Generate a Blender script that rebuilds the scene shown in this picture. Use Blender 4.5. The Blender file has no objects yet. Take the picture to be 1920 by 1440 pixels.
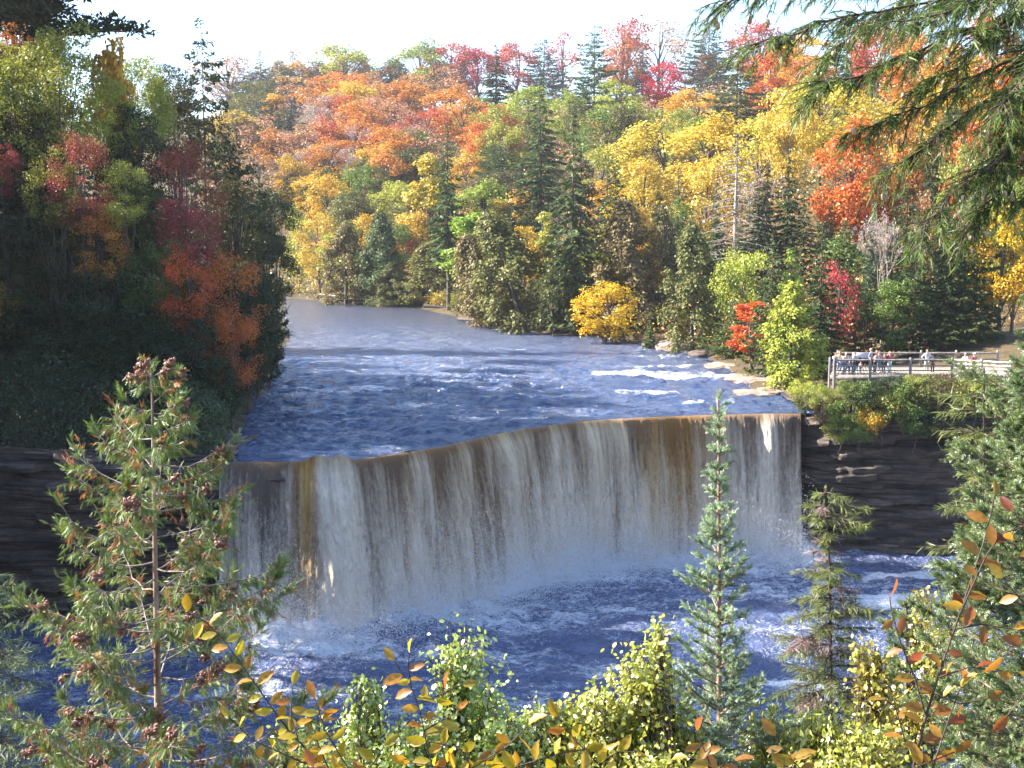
import bpy, math, random
import numpy as np
R = math.radians
sc = bpy.context.scene
col = sc.collection

# ---------------------------------------------------------------- camera, sky, sun, exposure
F, W0, H0 = 2400.0, 1920.0, 1440.0
PITCH = math.atan(280.0 / F)
CAM = np.array((0.0, 0.0, 13.96))
cd = bpy.data.cameras.new("camera")
cam = bpy.data.objects.new("camera", cd)
col.objects.link(cam)
cam.location = CAM
cam.rotation_euler = (math.pi / 2 - PITCH, 0, 0)
cd.sensor_width = 36.0
cd.lens = 36.0 * F / W0
cd.clip_start, cd.clip_end = 0.1, 4000.0
sc.camera = cam

SUN_EL = R(36)
SUN_AZ = (-1.0, 0.10)                      # horizontal direction towards the sun
_l = math.hypot(*SUN_AZ)
SUN = np.array((SUN_AZ[0] / _l * math.cos(SUN_EL), SUN_AZ[1] / _l * math.cos(SUN_EL), math.sin(SUN_EL)))
wd = bpy.data.worlds.new("World")
sc.world = wd
wd.use_nodes = True
nt = wd.node_tree
sky = nt.nodes.new("ShaderNodeTexSky")
sky.sky_type = 'NISHITA'
sky.sun_disc = False
sky.sun_elevation = SUN_EL
sky.sun_rotation = math.atan2(SUN[0], SUN[1])
sky.air_density, sky.dust_density, sky.ozone_density = 1.0, 0.8, 3.5
bg = nt.nodes["Background"]
bg.inputs["Strength"].default_value = 0.12
nt.links.new(sky.outputs["Color"], bg.inputs["Color"])
sd = bpy.data.lights.new("sun", 'SUN')
sd.energy, sd.angle, sd.color = 5.0, R(0.5), (1.0, 0.93, 0.84)
so = bpy.data.objects.new("sun", sd)
col.objects.link(so)
from mathutils import Vector
so.rotation_euler = Vector(SUN).to_track_quat('Z', 'Y').to_euler()
sc.view_settings.view_transform = 'Standard'
sc.view_settings.look = 'None'
sc.view_settings.exposure = 2.0
sc.view_settings.gamma = 1.0
sc.cycles.max_bounces = 6
sc.cycles.transparent_max_bounces = 6
sc.cycles.use_adaptive_sampling = True
sc.cycles.adaptive_threshold = 0.015
sc.cycles.volume_bounces = 1
sc.cycles.volume_max_steps = 256

# ---------------------------------------------------------------- pixel rays
def ray(px, py):
    x, y = (px - W0 / 2) / F, (H0 / 2 - py) / F
    cp, sp = math.cos(PITCH), math.sin(PITCH)
    return np.array((x, cp + y * sp, -sp + y * cp))
def at(px, py, Y):
    d = ray(px, py)
    return CAM + d * (Y / d[1])
def on_z(px, py, z):
    d = ray(px, py)
    return CAM + d * ((z - CAM[2]) / d[2])
def project(p):
    cp, sp = math.cos(PITCH), math.sin(PITCH)
    v = np.asarray(p) - CAM
    f = v[1] * cp - v[2] * sp
    u = v[1] * sp + v[2] * cp
    return np.array((W0 / 2 + F * v[0] / f, H0 / 2 - F * u / f))

# ---------------------------------------------------------------- numpy noise
_rs = np.random.RandomState(5)
_perm = _rs.randint(0, 1 << 30, 4096)
def _h(ix, iy, seed):
    n = (ix.astype(np.int64) * 374761393 + iy.astype(np.int64) * 668265263 + seed * 2246822519) & 0xffffffff
    n = ((n ^ (n >> 13)) * 1274126177) & 0xffffffff
    n = n ^ (n >> 16)
    return (n & 0xffff) / 65535.0
def vnoise(x, y, seed=0):
    x, y = np.broadcast_arrays(np.asarray(x, float), np.asarray(y, float))
    ix, iy = np.floor(x), np.floor(y)
    fx, fy = x - ix, y - iy
    fx, fy = fx * fx * (3 - 2 * fx), fy * fy * (3 - 2 * fy)
    a, b = _h(ix, iy, seed), _h(ix + 1, iy, seed)
    c, d = _h(ix, iy + 1, seed), _h(ix + 1, iy + 1, seed)
    return (a + (b - a) * fx) * (1 - fy) + (c + (d - c) * fx) * fy
def fbm(x, y, seed=0, oct=4, gain=0.5):
    s, a, t = 0.0, 1.0, 0.0
    for k in range(oct):
        s = s + a * vnoise(np.asarray(x) * 2 ** k, np.asarray(y) * 2 ** k, seed + 17 * k)
        t += a
        a *= gain
    return s / t

# ---------------------------------------------------------------- mesh building
class MB:
    """collects vertices, faces, a per-face tone (mix, value) and a material index"""
    def __init__(s):
        s.v, s.f, s.t, s.n = [], [], [], 0
    def add(s, V, Fc, tone=(0.5, 0.5), mi=0):
        V = np.asarray(V, float).reshape(-1, 3)
        Fc = np.asarray(Fc, int)
        t = np.asarray(tone, float)
        if t.ndim == 1:
            t = np.repeat(t[None, :], len(Fc), 0)
        s.v.append(V)
        s.f.append((Fc + s.n, mi))
        s.t.append(t)
        s.n += len(V)
    def mesh(s, name, mats, smooth=False):
        me = bpy.data.meshes.new(name)
        V = np.concatenate(s.v)
        me.vertices.add(len(V))
        me.vertices.foreach_set("co", V.ravel().astype(np.float32))
        tot = np.concatenate([np.full(len(f), f.shape[1]) for f, _ in s.f])
        idx = np.concatenate([f.ravel() for f, _ in s.f])
        me.loops.add(len(idx))
        me.loops.foreach_set("vertex_index", idx.astype(np.int32))
        me.polygons.add(len(tot))
        start = np.concatenate(([0], np.cumsum(tot)[:-1]))
        me.polygons.foreach_set("loop_start", start.astype(np.int32))
        me.polygons.foreach_set("loop_total", tot.astype(np.int32))
        me.polygons.foreach_set("material_index", np.concatenate([np.full(len(f), m) for f, m in s.f]).astype(np.int32))
        if smooth:
            me.polygons.foreach_set("use_smooth", np.ones(len(tot), bool))
        T = np.concatenate(s.t)
        a = me.attributes.new("tone", 'FLOAT_COLOR', 'FACE')
        C = np.ones((len(T), 4), np.float32)
        C[:, :2] = T[:, :2]
        a.data.foreach_set("color", C.ravel())
        for m in (mats if isinstance(mats, (list, tuple)) else [mats]):
            me.materials.append(m)
        me.update(calc_edges=True)
        me.validate()
        return me
    def obj(s, name, mats, parent=None, smooth=False):
        return link(name, s.mesh(name, mats, smooth), parent)
def link(name, data, parent=None):
    o = bpy.data.objects.new(name, data)
    col.objects.link(o)
    if parent is not None:
        o.parent = parent
    return o
def tag(o, label=None, cat=None, group=None, kind=None):
    for k, v in (("label", label), ("category", cat), ("group", group), ("kind", kind)):
        if v:
            o[k] = v
    return o
def empty(name, loc, label=None, cat=None, group=None, rz=0.0):
    o = bpy.data.objects.new(name, None)
    col.objects.link(o)
    o.location = loc
    o.rotation_euler = (0, 0, rz)
    o.empty_display_size = 0.2
    return tag(o, label, cat, group)
def norm(a):
    return a / np.maximum(np.linalg.norm(a, axis=-1, keepdims=True), 1e-9)
def tube(mb, P, rad, n=6, tone=(0.5, 0.5), mi=0, cap=True):
    P = np.asarray(P, float)
    k = len(P)
    rad = np.broadcast_to(np.asarray(rad, float), (k,))
    T = np.gradient(P, axis=0)
    T = norm(T)
    ref = np.where(np.abs(T[:, 2:3]) > 0.92, np.array([[1.0, 0, 0]]), np.array([[0, 0, 1.0]]))
    A = norm(np.cross(T, ref))
    B = np.cross(T, A)
    th = np.arange(n) * 2 * math.pi / n
    V = P[:, None, :] + rad[:, None, None] * (np.cos(th)[None, :, None] * A[:, None, :] + np.sin(th)[None, :, None] * B[:, None, :])
    i = np.arange(k - 1)[:, None] * n
    j = np.arange(n)[None, :]
    j2 = (j + 1) % n
    Fq = np.stack([i + j, i + j2, i + n + j2, i + n + j], -1).reshape(-1, 4)
    mb.add(V, Fq, tone, mi)
def stamp(mb, TV, TF, pos, X, Y, Z, scale, tone, mi=0, ttone=None):
    """copies a small template mesh (TV, TF) to every pos with the frame X, Y, Z"""
    N = len(pos)
    if N == 0:
        return
    TV = np.asarray(TV, float)
    scale = np.broadcast_to(np.asarray(scale, float), (N,))
    V = (TV[None, :, 0:1] * X[:, None, :] + TV[None, :, 1:2] * Y[:, None, :] + TV[None, :, 2:3] * Z[:, None, :]) * scale[:, None, None] + pos[:, None, :]
    Fc = (np.asarray(TF)[None] + (np.arange(N) * len(TV))[:, None, None]).reshape(-1, len(TF[0]))
    tone = np.asarray(tone, float)
    if tone.ndim == 1:
        tone = np.repeat(tone[None], N, 0)
    t = np.repeat(tone, len(TF), 0)
    if ttone is not None:
        t = np.clip(t + np.tile(np.asarray(ttone, float), (N, 1)), 0, 1)
    mb.add(V, Fc, t, mi)
def frames(Z, rs, ref=None):
    """random tangent frame round the normals Z"""
    Z = norm(Z)
    a = rs.normal(size=Z.shape) if ref is None else ref
    X = norm(np.cross(a, Z))
    return X, np.cross(Z, X), Z
def grid_mesh(name, P, mats, attrs=None, uv=None, smooth=True, parent=None):
    """P: (m, n, 3) grid of points"""
    m, n, _ = P.shape
    i = np.arange(m - 1)[:, None] * n
    j = np.arange(n - 1)[None, :]
    Fq = np.stack([i + j, i + j + 1, i + n + j + 1, i + n + j], -1).reshape(-1, 4)
    mb = MB()
    mb.add(P, Fq)
    me = mb.mesh(name, mats, smooth)
    for k, A in (attrs or {}).items():
        a = me.attributes.new(k, 'FLOAT', 'POINT')
        a.data.foreach_set("value", np.asarray(A, np.float32).ravel())
    if uv is not None:
        l = me.uv_layers.new(name="UVMap")
        vi = np.empty(len(me.loops), np.int32)
        me.loops.foreach_get("vertex_index", vi)
        l.data.foreach_set("uv", np.asarray(uv, np.float32).reshape(-1, 2)[vi].ravel())
    return link(name, me, parent)

# ---------------------------------------------------------------- materials
class NT:
    def __init__(s, name):
        s.m = bpy.data.materials.new(name)
        s.m.use_nodes = True
        s.t = s.m.node_tree
        s.b = s.t.nodes["Principled BSDF"]
        s.o = s.t.nodes["Material Output"]
    def n(s, ty, **kw):
        x = s.t.nodes.new(ty)
        for k, v in kw.items():
            if hasattr(x, k) and not k.startswith("i_"):
                setattr(x, k, v)
        return x
    def l(s, a, b):
        s.t.links.new(a, b)
    def math(s, op, a, b=None, c=None, clamp=False):
        x = s.n("ShaderNodeMath", operation=op, use_clamp=clamp)
        for k, v in enumerate((a, b, c)):
            if v is None:
                continue
            if isinstance(v, (int, float)):
                x.inputs[k].default_value = v
            else:
                s.l(v, x.inputs[k])
        return x.outputs[0]
    def mix(s, f, a, b, blend='MIX'):
        x = s.n("ShaderNodeMix", data_type='RGBA', blend_type=blend)
        for sock, v in ((x.inputs[0], f), (x.inputs[6], a), (x.inputs[7], b)):
            if isinstance(v, (int, float)):
                sock.default_value = v
            elif isinstance(v, tuple):
                sock.default_value = (*v, 1)
            else:
                s.l(v, sock)
        return x.outputs[2]
    def attr(s, name, ty='GEOMETRY'):
        return s.n("ShaderNodeAttribute", attribute_name=name, attribute_type=ty)
    def noise(s, vec, scale, detail=4, rough=0.55, dist=0.0):
        x = s.n("ShaderNodeTexNoise")
        x.inputs["Scale"].default_value = scale
        x.inputs["Detail"].default_value = detail
        x.inputs["Roughness"].default_value = rough
        x.inputs["Distortion"].default_value = dist
        if vec is not None:
            s.l(vec, x.inputs["Vector"])
        return x.outputs["Fac"]
    def ramp(s, f, *stops):
        x = s.n("ShaderNodeValToRGB")
        e = x.color_ramp.elements
        while len(e) < len(stops):
            e.new(0.5)
        for k, (p, c) in enumerate(stops):
            e[k].position = p
            e[k].color = (*c, 1) if isinstance(c, tuple) else (c, c, c, 1)
        s.l(f, x.inputs[0])
        return x.outputs[0]
    def mapping(s, vec, scale):
        x = s.n("ShaderNodeMapping")
        x.inputs["Scale"].default_value = scale
        s.l(vec, x.inputs["Vector"])
        return x.outputs[0]
    def bump(s, h, strength, dist):
        x = s.n("ShaderNodeBump")
        x.inputs["Strength"].default_value = strength
        x.inputs["Distance"].default_value = dist
        s.l(h, x.inputs["Height"])
        return x.outputs[0]
    def pos(s):
        return s.n("ShaderNodeNewGeometry").outputs["Position"]

def leaf_material(name, c1=None, c2=None, transl=0.35, gloss=0.05, vmin=0.6, vmax=1.35, rough=0.45):
    """foliage: two colours mixed leaf by leaf; c1/c2 None = the object's own colour and its 'tint' property"""
    k = NT(name)
    t = k.attr("tone")
    sep = k.n("ShaderNodeSeparateColor")
    k.l(t.outputs["Color"], sep.inputs[0])
    if c1 is None:
        a = k.n("ShaderNodeObjectInfo").outputs["Color"]
        b = k.attr("tint", 'OBJECT').outputs["Color"]
    else:
        a, b = c1, c2
    c = k.mix(sep.outputs[0], a, b)
    v = k.math('MULTIPLY_ADD', sep.outputs[1], vmax - vmin, vmin)
    hs = k.n("ShaderNodeHueSaturation")
    k.l(c, hs.inputs["Color"])
    k.l(v, hs.inputs["Value"])
    d = k.n("ShaderNodeBsdfDiffuse")
    tr = k.n("ShaderNodeBsdfTranslucent")
    g = k.n("ShaderNodeBsdfGlossy")
    g.inputs["Roughness"].default_value = rough
    g.inputs["Color"].default_value = (1, 1, 1, 1)
    k.l(hs.outputs[0], d.inputs["Color"])
    k.l(hs.outputs[0], tr.inputs["Color"])
    m1, m2 = k.n("ShaderNodeMixShader"), k.n("ShaderNodeMixShader")
    m1.inputs[0].default_value = transl
    m2.inputs[0].default_value = gloss
    k.l(d.outputs[0], m1.inputs[1])
    k.l(tr.outputs[0], m1.inputs[2])
    k.l(m1.outputs[0], m2.inputs[1])
    k.l(g.outputs[0], m2.inputs[2])
    k.l(m2.outputs[0], k.o.inputs["Surface"])
    return k.m
def bark_material(name, c1, c2, scale=6.0):
    k = NT(name)
    p = k.n("ShaderNodeTexCoord").outputs["Object"]
    f = k.noise(k.mapping(p, (1, 1, 0.25)), scale, 5, 0.65)
    k.l(k.mix(k.ramp(f, (0.35, 0.0), (0.65, 1.0)), c1, c2), k.b.inputs["Base Color"])
    k.b.inputs["Roughness"].default_value = 0.9
    k.b.inputs["Specular IOR Level"].default_value = 0.15
    k.l(k.bump(f, 0.6, 0.03), k.b.inputs["Normal"])
    return k.m
def plain_material(name, c, rough=0.8, var=0.25, scale=8.0):
    k = NT(name)
    p = k.n("ShaderNodeTexCoord").outputs["Object"]
    f = k.noise(p, scale, 4, 0.6)
    k.l(k.mix(f, tuple(x * (1 - var) for x in c), tuple(min(1, x * (1 + var)) for x in c)), k.b.inputs["Base Color"])
    k.b.inputs["Roughness"].default_value = rough
    return k.m

# ---------------------------------------------------------------- land
BR_PX = [(415, 857), (430, 857), (500, 857), (565, 857), (637, 856), (685, 850), (744, 842), (830, 829), (890, 814), (970, 798), (1053, 786), (1130, 779), (1290, 772), (1400, 769), (1500, 768)]
BR = np.array([on_z(x, y, 0.0)[:2] for x, y in BR_PX])
for _ in range(4):      # round the corners of the lip
    BR = np.concatenate([BR[:1], np.stack([BR[:-1] * 0.75 + BR[1:] * 0.25, BR[:-1] * 0.25 + BR[1:] * 0.75], 1).reshape(-1, 2), BR[-1:]])
EDGE = np.concatenate([[(-400, 60), (-80, 74), (-45, 79.5), (-30, 80.2), (-22, 80.3)], BR, [(24.2, 101.2), (26, 99.3), (29, 98.3), (34, 97.6), (42, 96.6), (60, 91), (120, 70), (400, 60)]])
def edge_y(x):
    return np.interp(x, EDGE[:, 0], EDGE[:, 1])
LSH = np.array([(-18.3, 79.0), (-18.8, 84), (-21, 100), (-23.2, 119), (-26, 140), (-30, 170), (-37, 205), (-55, 245), (-110, 290), (-300, 350)])
_rp = [(1400, 722), (1325, 668), (1240, 645), (1150, 632), (1050, 628), (1000, 622), (930, 601), (850, 592), (790, 578), (740, 572), (640, 566), (560, 560)]
RSH = np.concatenate([[(23.6, 101), (23.6, 105), (23.8, 112)], [on_z(x, y, 0.0)[:2] for x, y in _rp], [(-85, 300), (-300, 380)]])
POLY = np.concatenate([LSH, RSH[::-1]])
def _dist(x, y, PL):
    x, y = np.asarray(x, float), np.asarray(y, float)
    best = np.full(x.shape, 1e9)
    for a, b in zip(PL[:-1], PL[1:]):
        d = b - a
        t = np.clip(((x - a[0]) * d[0] + (y - a[1]) * d[1]) / (d @ d), 0, 1)
        best = np.minimum(best, np.hypot(x - a[0] - t * d[0], y - a[1] - t * d[1]))
    return best
def in_river(x, y):
    x, y = np.asarray(x, float), np.asarray(y, float)
    ins = np.zeros(x.shape, bool)
    n = len(POLY)
    for k in range(n):
        a, b = POLY[k], POLY[(k + 1) % n]
        c = ((a[1] > y) != (b[1] > y)) & (x < (b[0] - a[0]) * (y - a[1]) / (b[1] - a[1] + 1e-12) + a[0])
        ins ^= c
    return ins
def ground(x, y):
    x, y = np.asarray(x, float), np.asarray(y, float)
    dl, dr = _dist(x, y, LSH), _dist(x, y, RSH)
    ins = in_river(x, y)
    dm = np.minimum(dl, dr)
    bump = (fbm(x / 9, y / 9, 3, 3) - 0.5)
    left = 0.25 + 0.10 * np.minimum(dl, 5) + 26 * (1 - np.exp(-np.maximum(dl - 5, 0) * 0.55 / 26))
    far = np.clip((y - 135) / 40, 0, 1)
    rate = 0.20 + 0.30 * far
    right = 0.25 + 0.10 * np.minimum(dr, 14) + 85 * (1 - np.exp(-np.maximum(dr - 12, 0) * rate / 85))
    up = np.where(dl < dr, left, right) + bump * np.clip(dm / 6, 0, 1) * 1.2
    up = np.where(ins, -np.minimum(dm * 0.3, 1.3) + bump * 0.2, up)
    near = np.where(y < 1.5, 12.3, 12.3 - 0.80 * (y - 1.5))
    gor = np.maximum(-14.5, near)
    gor = np.maximum(gor, np.minimum(-14.5 + np.maximum(-35 - x, 0) * 2.0, 14))
    gor = np.maximum(gor, np.minimum(-14.5 + np.maximum(x - 64, 0) * 1.1, 14))
    gor = gor + bump * np.clip((gor + 13) / 3, 0, 1) * 0.8
    e = edge_y(x)
    t = np.clip((y - e - 5.2) / 1.2, 0, 1)
    return gor * (1 - t) + up * t

def _axis(*seg):
    out = [np.arange(a, b, s) for a, b, s in seg]
    return np.concatenate(out)
gx = _axis((-700, -150, 22), (-150, -60, 5), (-60, 60, 1.2), (60, 150, 5), (150, 701, 22))
gy = _axis((-120, -10, 10), (-10, 60, 1.5), (60, 130, 1.1), (130, 330, 3), (330, 500, 10), (500, 1300, 40))
GX, GY = np.meshgrid(gx, gy)
GZ = ground(GX, GY)
k = NT("forest_floor")
p = k.pos()
f1 = k.noise(p, 0.5, 6, 0.65)
f2 = k.noise(p, 3.0, 6, 0.7)
c = k.mix(k.ramp(f1, (0.4, 0.0), (0.6, 1.0)), (0.035, 0.045, 0.015), (0.11, 0.07, 0.03))
c = k.mix(k.ramp(f2, (0.45, 0.0), (0.75, 1.0)), c, (0.20, 0.11, 0.04))
k.l(c, k.b.inputs["Base Color"])
k.b.inputs["Roughness"].default_value = 0.95
k.l(k.bump(f2, 0.8, 0.4), k.b.inputs["Normal"])
M_FLOOR = k.m
tag(grid_mesh("ground", np.stack([GX, GY, GZ], -1), M_FLOOR), kind="structure")

# ---------------------------------------------------------------- upper river
def water_material(name, body, foam_attr=True, bump=0.5, deep=(0.012, 0.012, 0.014), rough=0.2, s1=(1, 1, 1)):
    k = NT(name)
    p = k.mapping(k.pos(), s1)
    n1 = k.noise(p, 0.9, 6, 0.62, 0.6)
    n2 = k.noise(p, 4.5, 4, 0.6, 0.3)
    h = k.math('MULTIPLY_ADD', n2, 0.22, n1)
    fo = k.attr("foam").outputs["Fac"]
    n3 = k.noise(p, 2.6, 8, 0.72, 0.8)
    n4 = k.noise(p, 12.0, 4, 0.7)
    nn = k.math('MULTIPLY_ADD', n4, 0.35, k.math('MULTIPLY', n3, 0.65))
    th = k.math('MULTIPLY_ADD', fo, -0.55, 0.86)
    fm = k.math('MULTIPLY', k.math('SUBTRACT', nn, th), 7.0, None, True)
    refl = k.attr("tree_reflect").outputs["Fac"]
    k.l(k.mix(fm, k.mix(refl, body, (0.040, 0.036, 0.046)), (0.84, 0.85, 0.88)), k.b.inputs["Base Color"])  # far water greyed: reflection of the trees painted into the colour
    k.l(k.math('MULTIPLY_ADD', fm, 0.75, rough), k.b.inputs["Roughness"])
    k.b.inputs["IOR"].default_value = 1.9
    ch = k.attr("chop").outputs["Fac"]
    k.l(k.bump(k.math('MULTIPLY', h, ch), 1.0, bump), k.b.inputs["Normal"])
    return k.m
M_RIVER = water_material("river_water", (0.022, 0.062, 0.175), bump=1.6, s1=(0.55, 1.0, 1))  # blue of the reflected sky painted into the body colour
ux = _axis((-120, -30, 3), (-30, 26, 0.17), (26, 60, 3))
vy = np.concatenate([[0, 0.15, 0.3, 0.5, 0.75], np.arange(1.0, 20, 0.22), np.arange(20, 70, 0.45), np.arange(70, 190, 1.1), np.arange(190, 330, 6)])
UX = np.broadcast_to(ux[:, None], (len(ux), len(vy)))
EY = edge_y(ux)[:, None]
UY = EY + vy[None, :]
V = np.broadcast_to(vy[None, :], UX.shape)
# chop: short crests lying across the current, rougher towards the lip and over ledges
amp = 0.26 + 0.16 * np.exp(-V / 12) + 0.18 * np.exp(-((V - 30) / 20) ** 2)
amp = amp * np.clip((230 - UY) / 90, 0.25, 1)
w = (fbm(UX / 2.6, UY / 1.1, 11, 4, 0.6) - 0.5) * 2 + (fbm(UX / 0.9, UY / 0.5, 12, 2) - 0.5) * 0.7
UZ = w * amp * np.clip(V / 1.5, 0.2, 1)
UZ += -0.30 * np.exp(-V / 0.7)
# ledges: (pixel x range, pixel y) of white water along the right shore
foam = np.zeros_like(UX)
def ledge(x0, x1, py, width, strength, h=0.15):
    global foam, UZ
    a, b = on_z(x0, py[0], 0), on_z(x1, py[1], 0)
    t = np.clip((UX - a[0]) / (b[0] - a[0] + 1e-6), 0, 1)
    yl = a[1] + (b[1] - a[1]) * t + (fbm(UX / 1.5, UX * 0, 7, 3) - 0.5) * 2.0
    m = ((UX > min(a[0], b[0])) & (UX < max(a[0], b[0])))
    ends = np.clip(np.minimum(t, 1 - t) * 5, 0, 1)
    dd = UY - yl
    foam = np.maximum(foam, m * ends * strength * np.where(dd > 0, np.exp(-(dd / (0.25 * width)) ** 2), np.exp(-(dd / width) ** 2)))
    UZ = UZ + m * ends * h * np.where(dd > 0, 1, np.exp(-(dd / 1.5) ** 2)) * np.clip(1 - np.abs(dd) / 14, 0, 1)
ledge(1060, 1410, (699, 707), 4.5, 1.15, 0.25)
ledge(1110, 1340, (690, 690), 2.4, 1.0)
ledge(1120, 1310, (733, 742), 2.8, 0.95)
ledge(1250, 1400, (757, 752), 2.4, 0.85)
ledge(1050, 1200, (753, 756), 1.2, 0.55)
ledge(895, 1010, (655, 656), 2.2, 0.80)
ledge(1130, 1330, (668, 672), 2.5, 0.85)
ledge(1170, 1260, (660, 656), 1.8, 0.75)
ledge(1040, 1130, (662, 668), 1.5, 0.5)
ledge(640, 720, (579, 583), 2.0, 0.65)
ledge(560, 660, (571, 574), 2.0, 0.5)
ledge(600, 760, (655, 660), 1.5, 0.35)
ledge(640, 1000, (715, 712), 1.2, 0.34)
ledge(560, 800, (765, 770), 1.2, 0.36)
ledge(620, 900, (800, 792), 1.0, 0.36)
ledge(540, 680, (690, 700), 1.2, 0.33)
foam = np.maximum(foam, (0.30 + 0.25 * (fbm(UX / 7, UY / 2.2, 91, 3) - 0.45)) * np.exp(-V / 40))
xr = np.clip((UX + 2) / 22, 0, 1)
foam = np.maximum(foam, 0.55 * xr * np.exp(-V / 12))
foam = np.minimum(foam, 1.0) * (0.45 + 0.62 * fbm(UX / 1.3, UY / 0.7, 95, 4, 0.6))
foam = np.clip(foam * 1.12, 0, 0.92)
tag(grid_mesh("river_water", np.stack([UX, UY, UZ], -1), M_RIVER, {"foam": foam, "tree_reflect": 0.85 * np.clip((UY - 140) / 75 + 0.5 * np.clip((UX - 5) / 18, 0, 1), 0, 1), "chop": np.clip(1.35 - (UY - 85) / 150, 0.6, 1.35)}), kind="structure")  # upstream mask for the painted tree reflection

# ---------------------------------------------------------------- the falling curtain
DROP, POOL = 11.8, -11.3
ns = 1100
# lip as an even curve
seg = np.concatenate([[0], np.cumsum(np.hypot(*np.diff(BR, axis=0).T))])
S = np.linspace(0, seg[-1], ns)
lx = np.interp(S, seg, BR[:, 0])
ly = np.interp(S, seg, BR[:, 1])
ker = np.hanning(121); ker /= ker.sum()
_pad = lambda a: np.convolve(np.concatenate([2 * a[0] - a[60:0:-1], a, 2 * a[-1] - a[-2:-62:-1]]), ker, 'valid')
sx, sy = _pad(lx), _pad(ly)
tx, ty = np.gradient(sx), np.gradient(sy)
tl = np.hypot(tx, ty)
nx, ny = ty / tl, -tx / tl
nx, ny = _pad(nx), _pad(ny)
lip_px = np.array([project((a, b, 0))[0] for a, b in zip(lx, ly)])
nv = 210
tv = np.linspace(0, 1, nv)
drop = DROP * (tv ** 1.25) 
tt = np.sqrt(2 * drop / 9.8)
# how much water each stretch carries, and how brown it looks there
flow = np.interp(lip_px, [430, 520, 560, 572, 590, 620, 650, 690, 740, 780, 900, 980, 1060, 1110, 1150, 1300, 1380, 1440, 1462, 1480, 1505],
                 [0.25, 0.35, 0.55, 0.75, 1.5, 1.5, 0.9, 0.8, 0.6, 0.9, 1.0, 1.2, 0.9, 0.8, 0.9, 0.95, 1.0, 0.9, 0.45, 0.8, 0.6])
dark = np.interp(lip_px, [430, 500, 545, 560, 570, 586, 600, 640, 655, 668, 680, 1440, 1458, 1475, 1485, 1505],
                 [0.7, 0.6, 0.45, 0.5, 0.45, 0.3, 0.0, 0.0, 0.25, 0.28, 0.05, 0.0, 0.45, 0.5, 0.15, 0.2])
tea = np.interp(lip_px, [430, 540, 562, 572, 584, 600, 700, 860, 1000, 1180, 1230, 1300, 1340, 1380, 1430, 1505],
                [0.05, 0.12, 0.75, 1.0, 0.75, 0.1, 0.35, 0.5, 0.4, 0.5, 0.9, 0.9, 0.5, 0.3, 0.25, 0.2])
vel = 0.9 + 0.5 * flow + 0.5 * (fbm(S / 1.4, S * 0, 21, 4, 0.6) - 0.5)
out = vel[:, None] * tt[None, :]
D2 = drop[None, :]
SS = np.broadcast_to(S[:, None], out.shape)
rib = (fbm(SS / 0.9 + 0.25 * fbm(SS / 3, D2 / 6, 31, 2), D2 / 9, 32, 4, 0.62) - 0.5)
rope = fbm(SS / 1.9 + 0.3 * fbm(SS / 4, D2 / 8, 36, 2), D2 / 14, 35, 3, 0.55) - 0.5
bil = (fbm(SS / 0.35, (D2 - 3 * rib) / 1.3, 33, 4, 0.65) - 0.5)
grow = np.clip(D2 / 4, 0.0, 1) ** 0.8
out = out + flow[:, None] ** 0.5 * (1.5 * rope * np.clip(D2 / 2.0, 0.05, 1) + 0.8 * rib * np.clip(D2 / 1.2, 0.15, 1) + 0.55 * bil * grow)
hump = 0.45 * np.exp(-((lip_px - 596) / 20) ** 2) + 0.40 * np.exp(-((lip_px - 636) / 16) ** 2)
CZ = -0.30 - D2 + hump[:, None] * np.exp(-D2 / 0.8) * 0.9
CX = lx[:, None] + nx[:, None] * out
CY = ly[:, None] + ny[:, None] * out
k = NT("falling_water")
uv = k.n("ShaderNodeUVMap").outputs[0]
st = k.noise(k.mapping(uv, (2.2, 0.09, 1)), 1.0, 8, 0.72, 0.25)
cl = k.noise(k.mapping(uv, (0.75, 0.035, 1)), 1.0, 5, 0.65, 0.2)
sp = k.noise(k.mapping(uv, (5.0, 2.0, 1)), 1.0, 8, 0.80, 0.5)
am = k.noise(k.mapping(uv, (0.9, 0.05, 1)), 1.7, 4, 0.6, 0.2)
dk = k.attr("dark").outputs["Fac"]
te = k.attr("tea").outputs["Fac"]
fl = k.attr("fall").outputs["Fac"]
rim = k.math('SUBTRACT', 1.0, k.math('MULTIPLY', fl, 9.0), None, True)
ro = k.attr("rope").outputs["Fac"]
air = k.math('ADD', k.math('MULTIPLY', st, 1.0), k.math('MULTIPLY', sp, k.math('MULTIPLY_ADD', fl, 0.75, 0.5)))
air = k.math('ADD', air, k.math('MULTIPLY_ADD', ro, 0.75, 0.12))
air = k.math('ADD', air, k.math('MULTIPLY', fl, 0.16))
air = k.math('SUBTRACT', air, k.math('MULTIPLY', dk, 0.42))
air = k.math('SUBTRACT', air, k.math('MULTIPLY', te, 0.12))
air = k.math('SUBTRACT', air, k.math('MULTIPLY', rim, 0.14))
air = k.math('MULTIPLY', k.math('SUBTRACT', air, 1.04), 1.9, None, True)
te2 = k.math('MULTIPLY', te, k.math('MULTIPLY', am, 1.7), None, True)
te2 = k.math('ADD', te2, k.math('MULTIPLY', rim, 0.35), None, True)
body = k.mix(te2, (0.15, 0.115, 0.095), (0.34, 0.15, 0.025))
foamc = k.mix(k.math('MULTIPLY', te2, k.math('SUBTRACT', 1.3, fl), None, True), (0.92, 0.78, 0.62), (0.74, 0.46, 0.16))
base = k.mix(air, body, foamc)
k.l(base, k.b.inputs["Base Color"])
k.l(k.math('MULTIPLY_ADD', air, 0.55, 0.25), k.b.inputs["Roughness"])
k.b.inputs["IOR"].default_value = 1.33
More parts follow.
